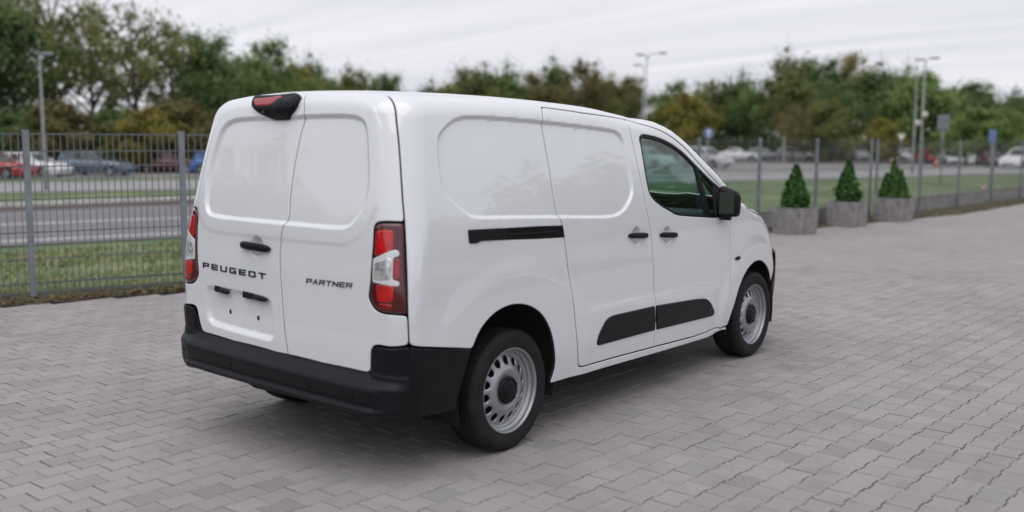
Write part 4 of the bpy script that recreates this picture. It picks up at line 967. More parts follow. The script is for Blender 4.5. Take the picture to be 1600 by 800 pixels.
def planter(cx, cy, side, h, rz, kind, ph, label, plabel, seed):
    pl = empty('concrete_planter', (cx, cy, 0), label, 'planter', 'concrete planters by the fence', rz)
    bm = bmesh.new(); s = side/2
    o_ = [[bm.verts.new((sx*s*k, sy*s*k, z)) for sx, sy in ((-1, -1), (1, -1), (1, 1), (-1, 1))] for k, z in ((.94, .0), (.95, .03), (1, h), (.86, h), (.85, h-.07))]
    for a, b_ in zip(o_[:-1], o_[1:]):
        for i in range(4): bm.faces.new((a[i], a[(i+1) % 4], b_[(i+1) % 4], b_[i]))
    bmesh.ops.recalc_face_normals(bm, faces=bm.faces)
    bmesh.ops.bevel(bm, geom=[e_ for e_ in bm.edges], offset=.012, segments=2, affect='EDGES'); bm_obj('trough', bm, CONC, pl)
    bm = bmesh.new(); f = [bm.verts.new((sx*s*.86, sy*s*.86, h-.05)) for sx, sy in ((-1, -1), (1, -1), (1, 1), (-1, 1))]; bm.faces.new(f); bm_obj('soil', bm, SOIL, pl)
    rg = np.random.default_rng(seed); pts = []; nr = []
    t_ = empty('conifer', (cx, cy, h-.05), plabel, 'conifer', 'conifers in the concrete planters')
    bm = bmesh.new(); btube(bm, [(0, 0, 0), (.02, .01, ph*.85)], [.035, .008], 7); bm_obj('trunk', bm, BARK, t_)
    spires = [(0, 0, ph, s*.76)] if kind == 'thuja' else [(0, .02, ph, .13), (-.10, .13, ph*.66, .12), (.10, -.09, ph*.72, .12), (-.06, -.17, ph*.56, .12), (.05, .20, ph*.52, .11), (-.16, -.03, ph*.5, .12), (.16, .06, ph*.5, .12), (.04, -.02, ph*.8, .14)]
    for (sx, sy, hh, rr) in spires:
        n = int(4200*hh*rr/(.75*.3)) if kind == 'thuja' else 1100
        z = rg.uniform(.02, 1, n)**1.15; a = rg.uniform(0, 2*PI, n); prof = np.where(z < .22, .72+.28*z/.22, (1-(z-.22)/.78)**.85*.97+.03)
        lump = 1+.20*np.sin(a*5+z*17+seed)*np.sin(z*23+a*2)+.09*np.sin(a*11+z*31); r_ = rr*prof*lump*np.sqrt(rg.uniform(.35, 1, n))*(1+.16*np.maximum(0, rg.normal(0, 1, n)))
        pts.append(np.stack([sx+r_*np.cos(a), sy+r_*np.sin(a), z*hh], 1)); nr.append(np.stack([np.cos(a), np.sin(a), np.full(n, .4)], 1))
    me = leafmesh('foliage', np.vstack(pts), np.vstack(nr), .045 if kind == 'thuja' else .04, rg, 3.0); me.materials.append(THUJA if kind == 'thuja' else JUNI)
    o = bpy.data.objects.new('foliage', me); COL.objects.link(o); o.parent = t_
planter(12.77, 2.83, .57, .455, R(-13), 'thuja', .76, 'grey concrete planter nearest to the van bonnet', 'dense cone-shaped dark green conifer in the planter nearest the van', 11)
planter(14.85, 2.66, .56, .47, R(-9), 'thuja', .80, 'grey concrete planter standing in the middle of the three', 'narrow pointed dark green conifer in the middle planter', 23)
planter(16.70, 2.38, .59, .47, R(-12), 'juniper', .80, 'grey concrete planter farthest from the van, in front of the double fence post', 'broader and looser lighter green conifer in the farthest planter', 37)
# grass and weeds on the near verge and along the soil strip
rg = np.random.default_rng(3); n = 26000
x = rg.uniform(-7, 9, n); off = rg.uniform(0, 1, n)**1.5*9+.35; y = fence_y(x)+off
keep = np.sin(x*1.3+y*.7)+np.sin(y*2.1-x*.4)+rg.normal(0, .9, n) > -.6; x, y = x[keep], y[keep]
n2 = 2600; xe = np.concatenate([rg.uniform(-7, 7, n2), rg.uniform(11, 33, 1500)]); ye = fence_y(xe)+rg.normal(-.03, .12, len(xe)); ye = np.maximum(ye, edge_y(xe)+.05)
x = np.r_[x, xe]; y = np.r_[y, ye]; z = np.array([H(a, b_) for a, b_ in zip(x, y)]); z[y < fence_y(x)+.5] = .01
n = len(x); hgt = rg.uniform(.02, .075, n); a = rg.uniform(0, 2*PI, n); w_ = .008+.010*(y-fence_y(x)).clip(0)/4
b0 = np.stack([x-np.cos(a)*w_, y-np.sin(a)*w_, z], 1); b1 = np.stack([x+np.cos(a)*w_, y+np.sin(a)*w_, z], 1); tp = np.stack([x+rg.normal(0, .03, n), y+rg.normal(0, .03, n), z+hgt], 1)
c = np.stack([b0, b1, tp], 1).reshape(-1, 3); me = bpy.data.meshes.new('grass'); me.vertices.add(n*3); me.vertices.foreach_set('co', c.ravel().astype(np.float32)); me.loops.add(n*3); me.loops.foreach_set('vertex_index', np.arange(n*3, dtype=np.int32)); me.polygons.add(n); me.polygons.foreach_set('loop_start', np.arange(0, n*3, 3, dtype=np.int32)); me.update(); me.validate()
me.materials.append(leaf_mat('grass_blades', [(0, (.11, .17, .05)), (.45, (.19, .25, .09)), (.65, (.33, .32, .16)), (1, (.46, .40, .25))], .3))
o = bpy.data.objects.new('grass', me); COL.objects.link(o); tag(o, kind='stuff')
# fallen leaves and grit on the soil strip
n = 1500; xe = np.concatenate([rg.uniform(-7, 5, n), rg.uniform(5, 33, 700)]); ye = edge_y(xe)+rg.uniform(-.06, .34, len(xe))*rg.uniform(0, 1, len(xe))
pts = np.stack([xe, ye, np.full(len(xe), .03)], 1); me = leafmesh('fallen_leaves', pts, np.tile([0, 0, 1.0], (len(xe), 1)), .045, rg, 1.4); me.materials.append(leaf_mat('dry_leaves', [(0, (.09, .055, .03)), (.5, (.16, .105, .06)), (1, (.24, .18, .10))], .1))
o = bpy.data.objects.new('fallen_leaves', me); COL.objects.link(o); tag(o, kind='stuff')
# ================================================================== parked cars
CARG = mat('car_glass', (.02, .025, .028), rough=.06, spec=.6); HEADL = mat('car_headlight', (.5, .52, .55), rough=.15, coat=1); TAILL = mat('car_tail_light', (.35, .01, .012), rough=.2, coat=1)
def paint(name, col): return mat(name, col, rough=.35, metal=.15, coat=.8)
SHAPES = {  # top line of the body, window base and roof, all as fractions of the length from the tail
 'hatch': dict(L=4.2, W=1.76, Hh=1.48, deck=[(0, .62), (.03, .86), (.10, .95), (.30, .95), (.66, .92), (.78, .90), (.92, .78), (.985, .62), (1, .45)], cab=[.04, .70, .13, .52], wh=(.19, .80)),
 'wagon': dict(L=4.5, W=1.80, Hh=1.50, deck=[(0, .60), (.02, .85), (.10, .96), (.30, .96), (.66, .93), (.78, .91), (.92, .79), (.985, .62), (1, .45)], cab=[.025, .69, .08, .52], wh=(.19, .81)),
 'suv': dict(L=4.5, W=1.86, Hh=1.72, deck=[(0, .70), (.02, 1.0), (.08, 1.08), (.30, 1.10), (.68, 1.06), (.80, 1.04), (.94, .92), (.99, .72), (1, .5)], cab=[.03, .69, .09, .54], wh=(.19, .80)),
 'sedan': dict(L=4.5, W=1.78, Hh=1.44, deck=[(0, .60), (.02, .92), (.06, .98), (.18, .99), (.64, .94), (.76, .90), (.92, .78), (.985, .60), (1, .45)], cab=[.14, .68, .30, .52], wh=(.20, .80)),
 'van': dict(L=4.9, W=1.95, Hh=2.1, deck=[(0, .9), (.01, 1.15), (.05, 1.2), (.30, 1.2), (.80, 1.16), (.86, 1.1), (.96, .98), (.99, .75), (1, .5)], cab=[.01, .84, .03, .70], wh=(.2, .80)),
}
WHEELM = None
def make_car(kind, paintm, label, x, y, head, group=None, scale=1.0, name='parked_car', cat='car'):
    global WHEELM
    S = SHAPES[kind]; L_, W_, Hh = S['L'], S['W'], S['Hh']; root = empty(name, (x, y, H(x, y)+.03), label, cat, group, head); root.scale = (scale,)*3
    dk = spl(S['deck']); hw = W_/2; xs = np.linspace(0, 1, 27); V = []; Fs = []
    def sect(f):
        xx = (f-.5)*L_; top = float(dk(f)); tap = 1-.10*max(0, (f-.82)/.18)**2-.06*max(0, (.12-f)/.12)**2; w_ = hw*tap
        zb = .20
        for a in S['wh']:
            d = abs(f-a)*L_
            if d < .36: zb = max(zb, .32+math.sqrt(max(0, .36**2-d*d)))
        zb = min(zb, top-.08)
        half = [(w_*.90, zb), (w_*.985, max(zb+.03, .42)), (w_, max(zb+.05, .62)), (w_*.97, max(zb+.06, top-.10)), (w_*.88, top-.01), (0, top+.02)]
        return [(xx, -a, b) for a, b in half]+[(xx, a, b) for a, b in half[-2::-1]]
    xs = sorted(set(list(xs)+[a+d/L_ for a in S['wh'] for d in (-.37, -.34, -.25, -.12, 0, .12, .25, .34, .37)]))
    xs = [f for f in xs if 0 <= f <= 1]
    for f in xs: V += sect(f)
    k = 11
    for i in range(len(xs)-1):
        for j in range(k-1): Fs.append((i*k+j, i*k+j+1, (i+1)*k+j+1, (i+1)*k+j))
    Fs.append(tuple(range(k))[::-1]); Fs.append(tuple((len(xs)-1)*k+j for j in range(k)))
    # cabin: four rings from belt to roof
    b0, b1, t0, t1 = S['cab']; base = len(V); rings = []
    def cabpt(fx, s, side):
        """fx along 0..1, s from belt 0 to roof 1"""
        f0 = b0+(t0-b0)*s; f1 = b1+(t1-b1)*s; f = f0+(f1-f0)*fx; zb = float(dk(np.clip(f, .06, .95)))-.03; z = zb+(Hh-zb)*s - .05*s*(2*fx-1)**2
        return ((f-.5)*L_, side*hw*(.90-.20*s**1.3), z)
    SS = [0, .35, .7, .93, 1.0]; FX = np.linspace(0, 1, 9)
    for s in SS:
        ins = .06 if s == 1.0 else 0
        ring = [cabpt(f, s, -1) for f in FX]+[cabpt(f, s, 1) for f in FX[::-1]]
        if ins: ring = [(p[0]*.93+(.07*(t0+t1)/2-.035)*L_, p[1]*.86, p[2]+.015) for p in ring]
        V += ring
    n = 18
    for i in range(len(SS)-1):
        for j in range(n): a = base+i*n; Fs.append((a+j, a+(j+1) % n, a+n+(j+1) % n, a+n+j))
    top = base+(len(SS)-1)*n
    for j in range(8): Fs.append((top+j, top+j+1, top+16-j, top+17-j))
    body = obj('body', V, Fs, paintm, root, True)
    try: body.data.set_sharp_from_angle(angle=R(38))
    except Exception: pass
    # windows stand 8 mm proud of the cabin
    def quad(pts, nm, material, th=.008):
        c = sum((Vector(p) for p in pts), Vector((0, 0, 0)))/len(pts); nn = (Vector(pts[1])-Vector(pts[0])).cross(Vector(pts[2])-Vector(pts[0])).normalized()
        if nn.dot(Vector((c.x-(-.1*L_), c.y, max(0, c.z-.9)))) < 0: nn = -nn
        q = [tuple(Vector(p)+nn*th) for p in pts]+[tuple(Vector(p)-nn*.01) for p in pts]; m_ = len(pts)
        return obj(nm, q, [tuple(range(m_))]+[(i, (i+1) % m_, m_+(i+1) % m_, m_+i) for i in range(m_)], material, root)
    splits = [(.06, .33), (.355, .63), (.655, .95)] if kind != 'van' else [(.78, .97)]
    for sd_ in (-1, 1):
        for a, b_ in splits: quad([cabpt(a+(.03 if a < .1 else 0), .12, sd_), cabpt(b_-(.0), .12, sd_), cabpt(b_-.01, .86, sd_), cabpt(a+.02, .86, sd_)], 'side_window', CARG)
    quad([cabpt(1, .08, -.86), cabpt(1, .08, .86), cabpt(1, .88, .88), cabpt(1, .88, -.88)], 'windscreen', CARG, .012)
    if kind != 'van': quad([cabpt(0, .20, -.84), cabpt(0, .20, .84), cabpt(0, .86, .86), cabpt(0, .86, -.86)], 'rear_window', CARG, .012)
    for sd_ in (-1, 1):
        fz = float(dk(.95)); quad([(.462*L_, sd_*hw*.55, fz-.10), (.445*L_, sd_*hw*.93, fz-.08), (.452*L_, sd_*hw*.93, fz-.24), (.485*L_, sd_*hw*.55, fz-.25)], 'headlight', HEADL, .02)
        rz_ = float(dk(.05)); quad([(-.494*L_, sd_*hw*.66, rz_-.08), (-.475*L_, sd_*hw*.93, rz_-.08), (-.480*L_, sd_*hw*.93, rz_-.34), (-.499*L_, sd_*hw*.66, rz_-.34)], 'tail_light', TAILL, .02)
        bm = bmesh.new(); bbox(bm, -.07, .07, -.09, .09, -.06, .06, .03, M=Matrix.Translation(((b1-.06-.5)*L_, sd_*(hw+.06), float(dk(.62))+.07))); bm_obj('door_mirror', bm, paintm, root)
    bm = bmesh.new(); bbox(bm, -.5*L_+.1, .5*L_-.12, -hw*.80, hw*.80, .17, .40, .02); bbox(bm, .5*L_-.14, .5*L_-.0, -hw*.62, hw*.62, .24, .46, .03); bm_obj('underside', bm, BLACKP, root)
    for a in S['wh']:
        for sd_ in (-1, 1):
            if WHEELM is None:
                bm = bmesh.new(); blathe(bm, [(.20, -.015), (.215, -.028), (.29, -.03), (.315, -.01), (.318, .16), (.20, .19)], 20); nf = len(bm.faces)
                blathe(bm, [(.205, -.018), (.175, -.008), (.15, .0), (.06, -.012), (.0005, -.012)], 20, mi=1); bmesh.ops.recalc_face_normals(bm, faces=bm.faces)
                o = bm_obj('wheel', bm, [RUBBER, STEEL], root, True); WHEELM = o.data
            else: o = bpy.data.objects.new('wheel', WHEELM); COL.objects.link(o); o.parent = root
            o.location = ((a-.5)*L_, sd_*(hw-.02), .318); o.rotation_euler = (0, 0, 0 if sd_ < 0 else PI)
    return root
GL, GR = 'cars parked beyond the road on the left', 'cars parked beyond the road on the right'
P_ = dict(red=paint('red_car_paint', (.38, .02, .025)), white=paint('white_car_paint', (.78, .79, .80)), blue=paint('steel_blue_paint', (.075, .12, .165)), lblue=paint('light_blue_paint', (.20, .30, .42)), maroon=paint('maroon_paint', (.10, .012, .03)), silver=paint('silver_paint', (.46, .47, .49)), bblue=paint('bright_blue_paint', (.02, .16, .50)), grey=paint('grey_paint', (.16, .17, .18)), mint=paint('pale_silver_paint', (.50, .58, .57)), dark=paint('dark_paint', (.03, .035, .045)))
make_car('hatch', P_['red'], 'bright red hatchback at the far left behind the fence', 23.6, 54.9, R(-62), GL)
make_car('hatch', P_['white'], 'white hatchback between the red car and the steel blue car', 26.1, 55.6, R(-64), GL)
make_car('wagon', P_['blue'], 'steel blue hatchback parked beside the white one, left of the gap', 29.6, 54.6, R(-62), GL)
make_car('hatch', P_['lblue'], 'light blue car half hidden behind the steel blue hatchback', 34.0, 59.8, R(-70), GL)
make_car('wagon', P_['maroon'], 'dark maroon estate car parked right of the gap on the left', 35.6, 55.6, R(-58), GL)
make_car('suv', P_['silver'], 'silver car standing behind the maroon estate', 39.2, 60.0, R(-66), GL)
make_car('hatch', P_['bblue'], 'bright blue car beside the rear corner of the van', 36.8, 51.5, R(-66), GL)
make_car('hatch', P_['dark'], 'dark car deep in shade behind the left row', 32.5, 62.5, R(-70), GL)
make_car('suv', P_['mint'], 'pale silver car seen through the cab window of the van', 68.9, 38.6, R(-96), GR)
make_car('hatch', P_['white'], 'white car at the left edge of the cab window view', 64.4, 41.2, R(-96), GR)
make_car('suv', P_['silver'], 'silver off-road car just right of the van windscreen', 72.8, 35.3, R(-100), GR)
make_car('sedan', P_['white'], 'low white saloon right of the silver off-road car', 98.0, 44.4, R(-60), GR)
make_car('hatch', P_['grey'], 'grey hatchback behind the first planter', 99.5, 41.8, R(-75), GR)
make_car('wagon', P_['silver'], 'pale estate car left of the grey cargo van', 102.0, 39.6, R(-55), GR)
make_car('van', P_['silver'], 'grey delivery van far behind the middle planter', 108.5, 35.9, R(-120), GR, name='parked_van', cat='van')
make_car('hatch', P_['white'], 'small white car near the foot of the lamp posts', 104.5, 27.6, R(-70), GR)
make_car('sedan', P_['silver'], 'silver saloon left of the white van', 99.2, 22.9, R(-150), GR)
make_car('van', P_['white'], 'white van facing the road between the silver saloon and the red car', 100.9, 20.9, R(-165), GR, scale=.95, name='parked_van', cat='van')
make_car('hatch', P_['red'] if False else P_['maroon'], 'maroon hatchback right of the white van', 97.6, 18.9, R(-150), GR)
make_car('suv', P_['white'], 'white off-road car at the right edge of the car park', 90.6, 14.9, R(168), GR)
make_car('suv', P_['dark'], 'dark car roof rising behind the maroon hatchback', 102.6, 17.6, R(-160), GR)
make_car('van', P_['white'], 'white van at the right edge of the photo behind the white off-road car', 97.5, 13.6, R(-150), GR, scale=.9, name='parked_van', cat='van')
make_car('hatch', P_['red'], 'small red car between the grey sign post and the silver saloon', 101.6, 25.4, R(-140), GR)
make_car('wagon', P_['bblue'], 'blue estate car behind the lamp posts on the right', 107.5, 29.5, R(-110), GR)
# ================================================================== lamp posts, signs, small things
POLE = mat('pole_grey', (.27, .29, .30), rough=.55, metal=.2, noise=.1)
def lamp_post(x, y, h, heads, az, label, r=.075, extra=None):
    r *= .8; root = empty('lamp_post', (x, y, H(x, y)), label, 'lamp post', 'lamp posts along the roads', az)
    bm = bmesh.new(); btube(bm, [(0, 0, 0), (0, 0, 1.1), (0, 0, 1.15), (0, 0, h)], [r*1.35, r*1.3, r, r*.6], 10); bm_obj('pole', bm, POLE, root, True)
    for (dx, dz) in heads:
        bm = bmesh.new(); s = math.copysign(1, dx); btube(bm, [(0, 0, h-.25), (dx*.35, 0, h+dz*.7), (dx, 0, h+dz)], [r*.55, r*.45, r*.4], 7); a = bm_obj('arm', bm, POLE, root, True)
        bm = bmesh.new(); bbox(bm, -.28, .28, -.11, .11, -.05, .05, .04, M=Matrix.Translation((dx+s*.3, 0, h+dz+.02))); bm_obj('lamp_head', bm, POLE, root)
        bm = bmesh.new(); bbox(bm, -.2, .2, -.08, .08, -.02, .0, .005, M=Matrix.Translation((dx+s*.3, 0, h+dz-.035))); bm_obj('lamp_glass', bm, HEADL, root)
    return root
lamp_post(18.85, 40.19, 6.0, [(.0, .03)], R(-25), 'grey lamp post on the left among the tall autumn trees', .075)
lamp_post(53.65, 29.92, 7.75, [(.70, .12), (-.12, .03)], R(-60), 'taller lamp post above the van roof with one head on each side', .075)
lamp_post(61.38, 34.74, 7.7, [(-.15, .06)], R(-60), 'lamp post with a single head just left of the taller one over the roof', .07)
LR = lamp_post(60.55, 14.51, 7.0, [(.22, .10), (-.05, .03)], R(-72), 'tall lamp post on the right with two floodlights half way up', .09)
for dx, dz in ((-.25, 3.0), (.12, 3.5)):
    bm = bmesh.new(); bmesh.ops.create_uvsphere(bm, u_segments=12, v_segments=8, radius=.2); bmesh.ops.transform(bm, matrix=Matrix.Translation((dx, -.2, dz+.2)), verts=bm.verts); bm_obj('floodlight', bm, mat('floodlight_face', (.5, .47, .44), rough=.4) if dx < 0 else MATS['floodlight_face'], LR, True)
lamp_post(68.57, 17.32, 6.7, [(.06, .05)], R(-72), 'thinner lamp post just left of the tall floodlight post', .075)
BLUE = mat('sign_blue', (.13, .20, .40), rough=.4); SIGNW = mat('sign_white', (.7, .7, .7), rough=.5); SIGNB = mat('sign_back', (.20, .22, .25), rough=.5, metal=.3)
def sign(x, y, h, az, label, build):
    root = empty('road_sign', (x, y, H(x, y)), label, 'road sign', 'road signs beyond the fence', az)
    bm = bmesh.new(); btube(bm, [(0, 0, 0), (0, 0, h+.25)], [.028, .028], 8); bm_obj('pole', bm, POLE, root, True); build(root, h); return root
def face_cam(x, y): return math.atan2(CAM[1]-y, CAM[0]-x)+PI/2
def s_blue_rect(root, h, wd=.55, ht=.9, mark=False):
    bm = bmesh.new(); bbox(bm, -wd/2, wd/2, -.065, -.04, h-ht/2+.2, h+ht/2+.2, .02); p = bm_obj('sign_plate', bm, BLUE, root)
    if mark:
        bm = bmesh.new(); z = h+.2; bbox(bm, -.10, -.03, -.072, -.066, z-.28, z+.22); bbox(bm, -.03, .12, -.072, -.066, z+.15, z+.22); bbox(bm, .06, .12, -.072, -.066, z+.02, z+.15); bbox(bm, -.03, .12, -.072, -.066, z-.05, z+.02); bm_obj('sign_symbol', bm, SIGNW, p)
def s_disc(root, h, r=.23):
    bm = bmesh.new(); blathe(bm, [(.0005, -.06), (r, -.06), (r, -.04), (.0005, -.04)], 28); bmesh.ops.transform(bm, matrix=Matrix.Translation((0, 0, h)), verts=bm.verts); bmesh.ops.recalc_face_normals(bm, faces=bm.faces); p = bm_obj('sign_plate', bm, BLUE, root)
    bm = bmesh.new(); bbox(bm, -.03, .03, -.068, -.062, h-.17, h+.06); v = [bm.verts.new(q) for q in ((-.10, -.065, h+.05), (.10, -.065, h+.05), (0, -.065, h+.19))]; bm.faces.new(v); bm_obj('sign_symbol', bm, SIGNW, p)
def s_back(root, h):
    bm = bmesh.new(); bbox(bm, -.28, .28, -.03, -.005, h-.38, h+.38, .02); p = bm_obj('sign_plate', bm, SIGNB, root)
    for z in (h-.2, h+.2): bm = bmesh.new(); bbox(bm, -.28, .28, -.05, -.031, z-.02, z+.02); bm_obj('bracket', bm, POLE, p)
def s_tri(root, h):
    bm = bmesh.new(); v0 = [bm.verts.new(q) for q in ((-.32, -.05, h+.28), (0, -.05, h-.27), (.32, -.05, h+.28))]; v1 = [bm.verts.new((v.co.x, -.03, v.co.z)) for v in v0]; bm.faces.new(v0); bm.faces.new(v1[::-1])
    for i in range(3): bm.faces.new((v0[i], v0[(i+1) % 3], v1[(i+1) % 3], v1[i]))
    bmesh.ops.recalc_face_normals(bm, faces=bm.faces); bm_obj('sign_plate', bm, SIGNW, root)
sign(37.01, 16.88, 2.45, face_cam(37, 16.9), 'blue round sign with a white arrow right of the van windscreen', s_disc)
sign(48.68, 10.09, 3.05, face_cam(48.7, 10.1), 'grey back of a rectangular sign on a thin post between lamp posts and white van', s_back)
sign(43.68, 6.68, 2.15, face_cam(43.7, 6.7), 'blue rectangular sign at the right above the maroon hatchback', lambda r_, h: s_blue_rect(r_, h, .32, .55))
sign(85.0, 23.2, 2.6, face_cam(85, 23.2), 'white triangular sign behind the double fence post', s_tri)
ORANGE = mat('orange_plastic', (.55, .10, .02), rough=.5)
def cone(x, y, s, label):
    root = empty('traffic_cone', (x, y, H(x, y)+.02), label, 'cone', 'orange cones and markers beyond the fence')
    bm = bmesh.new(); bbox(bm, -.2*s, .2*s, -.2*s, .2*s, 0, .04*s, .01); bm_obj('base', bm, ORANGE, root)
    bm = bmesh.new(); btube(bm, [(0, 0, .04*s), (0, 0, .6*s)], [.14*s, .03*s], 14); bm_obj('body', bm, ORANGE, root, True)
    bm = bmesh.new(); btube(bm, [(0, 0, .28*s), (0, 0, .42*s)], [.095*s, .066*s], 14, cap=False); bm_obj('reflective_band', bm, SIGNW, root, True)
cone(39.2, 5.9, .55, 'small orange cone on the grass below the blue rectangular sign')
cone(101.5, 36.6, 2.2, 'big orange marker left of the grey delivery van')
cone(96, 27.4, 1.1, 'orange marker left of the small white car'); cone(90, 21.6, 1.2, 'orange marker at the foot of the grey sign')
# ================================================================== trees: trunk and limbs, crown of leaf clumps
LM = dict(dark=leaf_mat('leaves_dark_green', [(0, (0.091, 0.144, 0.066)), (.6, (0.171, 0.258, 0.109)), (1, (0.273, 0.383, 0.159))]),
 olive=leaf_mat('leaves_olive', [(0, (0.128, 0.148, 0.062)), (.6, (0.233, 0.261, 0.103)), (1, (0.339, 0.362, 0.140))]),
 yellow=leaf_mat('leaves_yellow', [(0, (0.188, 0.172, 0.053)), (.6, (0.309, 0.279, 0.082)), (1, (0.429, 0.391, 0.119))]),
 brown=leaf_mat('leaves_brown', [(0, (0.128, 0.118, 0.060)), (.6, (0.234, 0.207, 0.098)), (1, (0.336, 0.300, 0.144))]),
 light=leaf_mat('leaves_light_green', [(0, (0.147, 0.216, 0.084)), (.6, (0.251, 0.355, 0.131)), (1, (0.354, 0.480, 0.180))]),
 mid=leaf_mat('leaves_mid_green', [(0, (0.117, 0.179, 0.075)), (.6, (0.209, 0.301, 0.119)), (1, (0.311, 0.432, 0.164))]))
BIRCHB = mat('birch_bark', (.45, .43, .40), rough=.8, noise=.35, nscale=3)
TREE_MESH = {}
def tree_meshes(form, seed):
    """unit tree: height 1, about 1 wide; returns trunk mesh data and crown mesh data"""
    if (form, seed) in TREE_MESH: return TREE_MESH[(form, seed)]
    rg = np.random.default_rng(seed*13+len(form)); bm = bmesh.new(); clumps = []
    if form in ('broad', 'sparse', 'tall', 'bush'):
        th = {'broad': .30, 'sparse': .35, 'tall': .40, 'bush': .10}[form]; lean = rg.normal(0, .02, 2)
        btube(bm, [(0, 0, -.03), (lean[0]*.5, lean[1]*.5, th*.5), (lean[0], lean[1], th), (lean[0]*2, lean[1]*2, .70), (lean[0]*2.4, lean[1]*2, .90)], [.024, .020, .016, .008, .002] if form != 'bush' else [.02, .018, .014, .006, .002], 8)
        nl = {'broad': 15, 'sparse': 18, 'tall': 16, 'bush': 13}[form]
        for k in range(nl):
            z0 = th*.75+(.72-th*.75)*(k/nl); a = k*2.4+rg.uniform(-.5, .5)
            f = (k+.5)/nl
            reach = {'broad': .46*math.sin(PI*(.22+.68*f)), 'sparse': .46*math.sin(PI*(.20+.65*f)), 'tall': .27*math.sin(PI*(.20+.72*f)), 'bush': .48*math.sin(PI*(.30+.62*f))}[form]*rg.uniform(.75, 1.12)
            rise = rg.uniform(.10, .26)
            p0 = np.array([lean[0]*z0*2.2, lean[1]*z0*2.2, z0]); p2 = p0+[reach*math.cos(a), reach*math.sin(a), rise]; p1 = (p0+p2)/2+[0, 0, .03]
            p2[2] = min(p2[2], .97); btube(bm, [p0, p1, p2], [.009, .006, .0015], 5)
            for q, s in ((p2, 1), ((p1+p2)/2, .9)): clumps.append((q, rg.uniform(.085, .14)*s))
            if form != 'tall' or k % 2: 
                e = p1+rg.normal(0, .07, 3)+[0, 0, .07]; btube(bm, [p1, e], [.005, .001], 4); clumps.append((e, rg.uniform(.07, .12)))
        for k in range(7): clumps.append((np.array([lean[0]*2+rg.normal(0, .07), lean[1]*2+rg.normal(0, .07), rg.uniform(.78, .95)]), rg.uniform(.05, .10)))
        if form in ('broad', 'tall', 'bush'):
            for k in range(16):
                z = rg.uniform(th*.8, .82); wr = {'broad': .26, 'tall': .15, 'bush': .28}[form]; a = rg.uniform(0, 2*PI); clumps.append((np.array([wr*math.cos(a)*rg.uniform(.2, 1), wr*math.sin(a)*rg.uniform(.2, 1), z]), rg.uniform(.09, .14)))
    else:  # conifer-like: tiers
        btube(bm, [(0, 0, -.03), (0, 0, .5), (0, 0, .98)], [.018, .011, .002], 7)
        for k in range(46):
            z = .16+.82*(k/46); r_ = .24*(1-(z-.10)/.92)**.8*rg.uniform(.7, 1.1); a = k*2.4; q = np.array([r_*math.cos(a), r_*math.sin(a), z-.03]); btube(bm, [(0, 0, z), q], [.004, .001], 4); clumps.append((q*[.75, .75, 1], .045+.06*(1-z)))
    tm = bpy.data.meshes.new('trunk'); bm.to_mesh(tm); bm.free(); tm.materials.append(BARK)
    per = {'broad': 250, 'sparse': 78, 'tall': 240, 'bush': 270, 'conifer': 150}[form]; P = []; Nn = []
    for c, r_ in clumps:
        n = int(per*(r_/.1)**1.5*rg.uniform(.6, 1.3)); d = rg.normal(size=(n, 3)); d /= np.linalg.norm(d, axis=1)[:, None]
        rr = r_*np.minimum(np.abs(rg.normal(0, .72, (n, 1))), 1.7)*np.array([1, 1, .85]); P.append(c+d*rr); Nn.append(d+[0, 0, .5])
    P = np.vstack(P); P[:, 2] = P[:, 2]/P[:, 2].max(); P = P[P[:, 2] > .02]; Nn_ = P-P.mean(0)
    cm = leafmesh('crown', P, Nn_/np.linalg.norm(Nn_, axis=1)[:, None]+[0, 0, .6], .019 if form != 'bush' else .030, rg, 1.5)
    cm.materials.append(LM['dark']); TREE_MESH[(form, seed)] = (tm, cm); return tm, cm
def tree(x, y, h, form, leaf, label, wf=1.0, seed=1, group='trees along the far side', bark=None):
    z = H(x, y)
    tm, cm = tree_meshes(form, seed); bush = form == 'bush' and h < 4.5
    root = empty('shrub' if bush else 'tree', (x, y, z), label, 'shrub' if bush else 'tree', group, (x*1.7+y) % 6.28)
    root.scale = (h*wf, h*wf, h)
    for nm, me, mt_ in (('trunk', tm, bark or BARK), ('crown', cm, LM[leaf])):
        o = bpy.data.objects.new(nm, me); COL.objects.link(o); o.parent = root; o.material_slots[0].link = 'OBJECT'; o.material_slots[0].material = mt_
    return root
g1 = 'tall trees behind the cars on the left'; g2 = 'trees on the skyline behind the van'; g3 = 'trees behind the car park on the right'; g4 = 'shrubs below the tall trees on the left'
# left, in front of the row: bushes in autumn colours
tree(30.1, 69.2, 13.5, 'broad', 'dark', 'dense dark green tree cut by the left edge of the photo', .8, 1, g1)
tree(34.1, 73.9, 15.1, 'sparse', 'olive', 'thin olive tree left of the left lamp post, top out of frame', .75, 2, g1)
tree(34.6, 68.4, 14.9, 'sparse', 'olive', 'tall bare-limbed olive tree right of the left lamp post', .62, 1, g1)
tree(41.0, 74.7, 14.3, 'sparse', 'brown', 'sparse brownish tree with sky showing through, left of the yellowish one', .7, 3, g1)
tree(37.7, 62.7, 12.8, 'sparse', 'olive', 'wide sparse yellowish tree with forked limbs over the maroon car', .8, 2, g1)
tree(43.7, 68.0, 12.5, 'sparse', 'brown', 'thin brown-leaved tree just left of the dark green one', .6, 1, g1)
tree(43.3, 62.0, 10.9, 'tall', 'dark', 'dark green upright tree above the rear corner of the van', .95, 1, g1)
tree(49.5, 63.8, 11.2, 'broad', 'mid', 'rounded green tree over the left half of the rear doors', .85, 2, g1)
tree(52.0, 70.4, 10.0, 'broad', 'dark', 'dark green tree filling the gap left of the brake light', .9, 3, g1)
tree(47.1, 70.2, 7.2, 'broad', 'dark', 'dark green tree low behind the brown thin tree', .9, 1, g1)
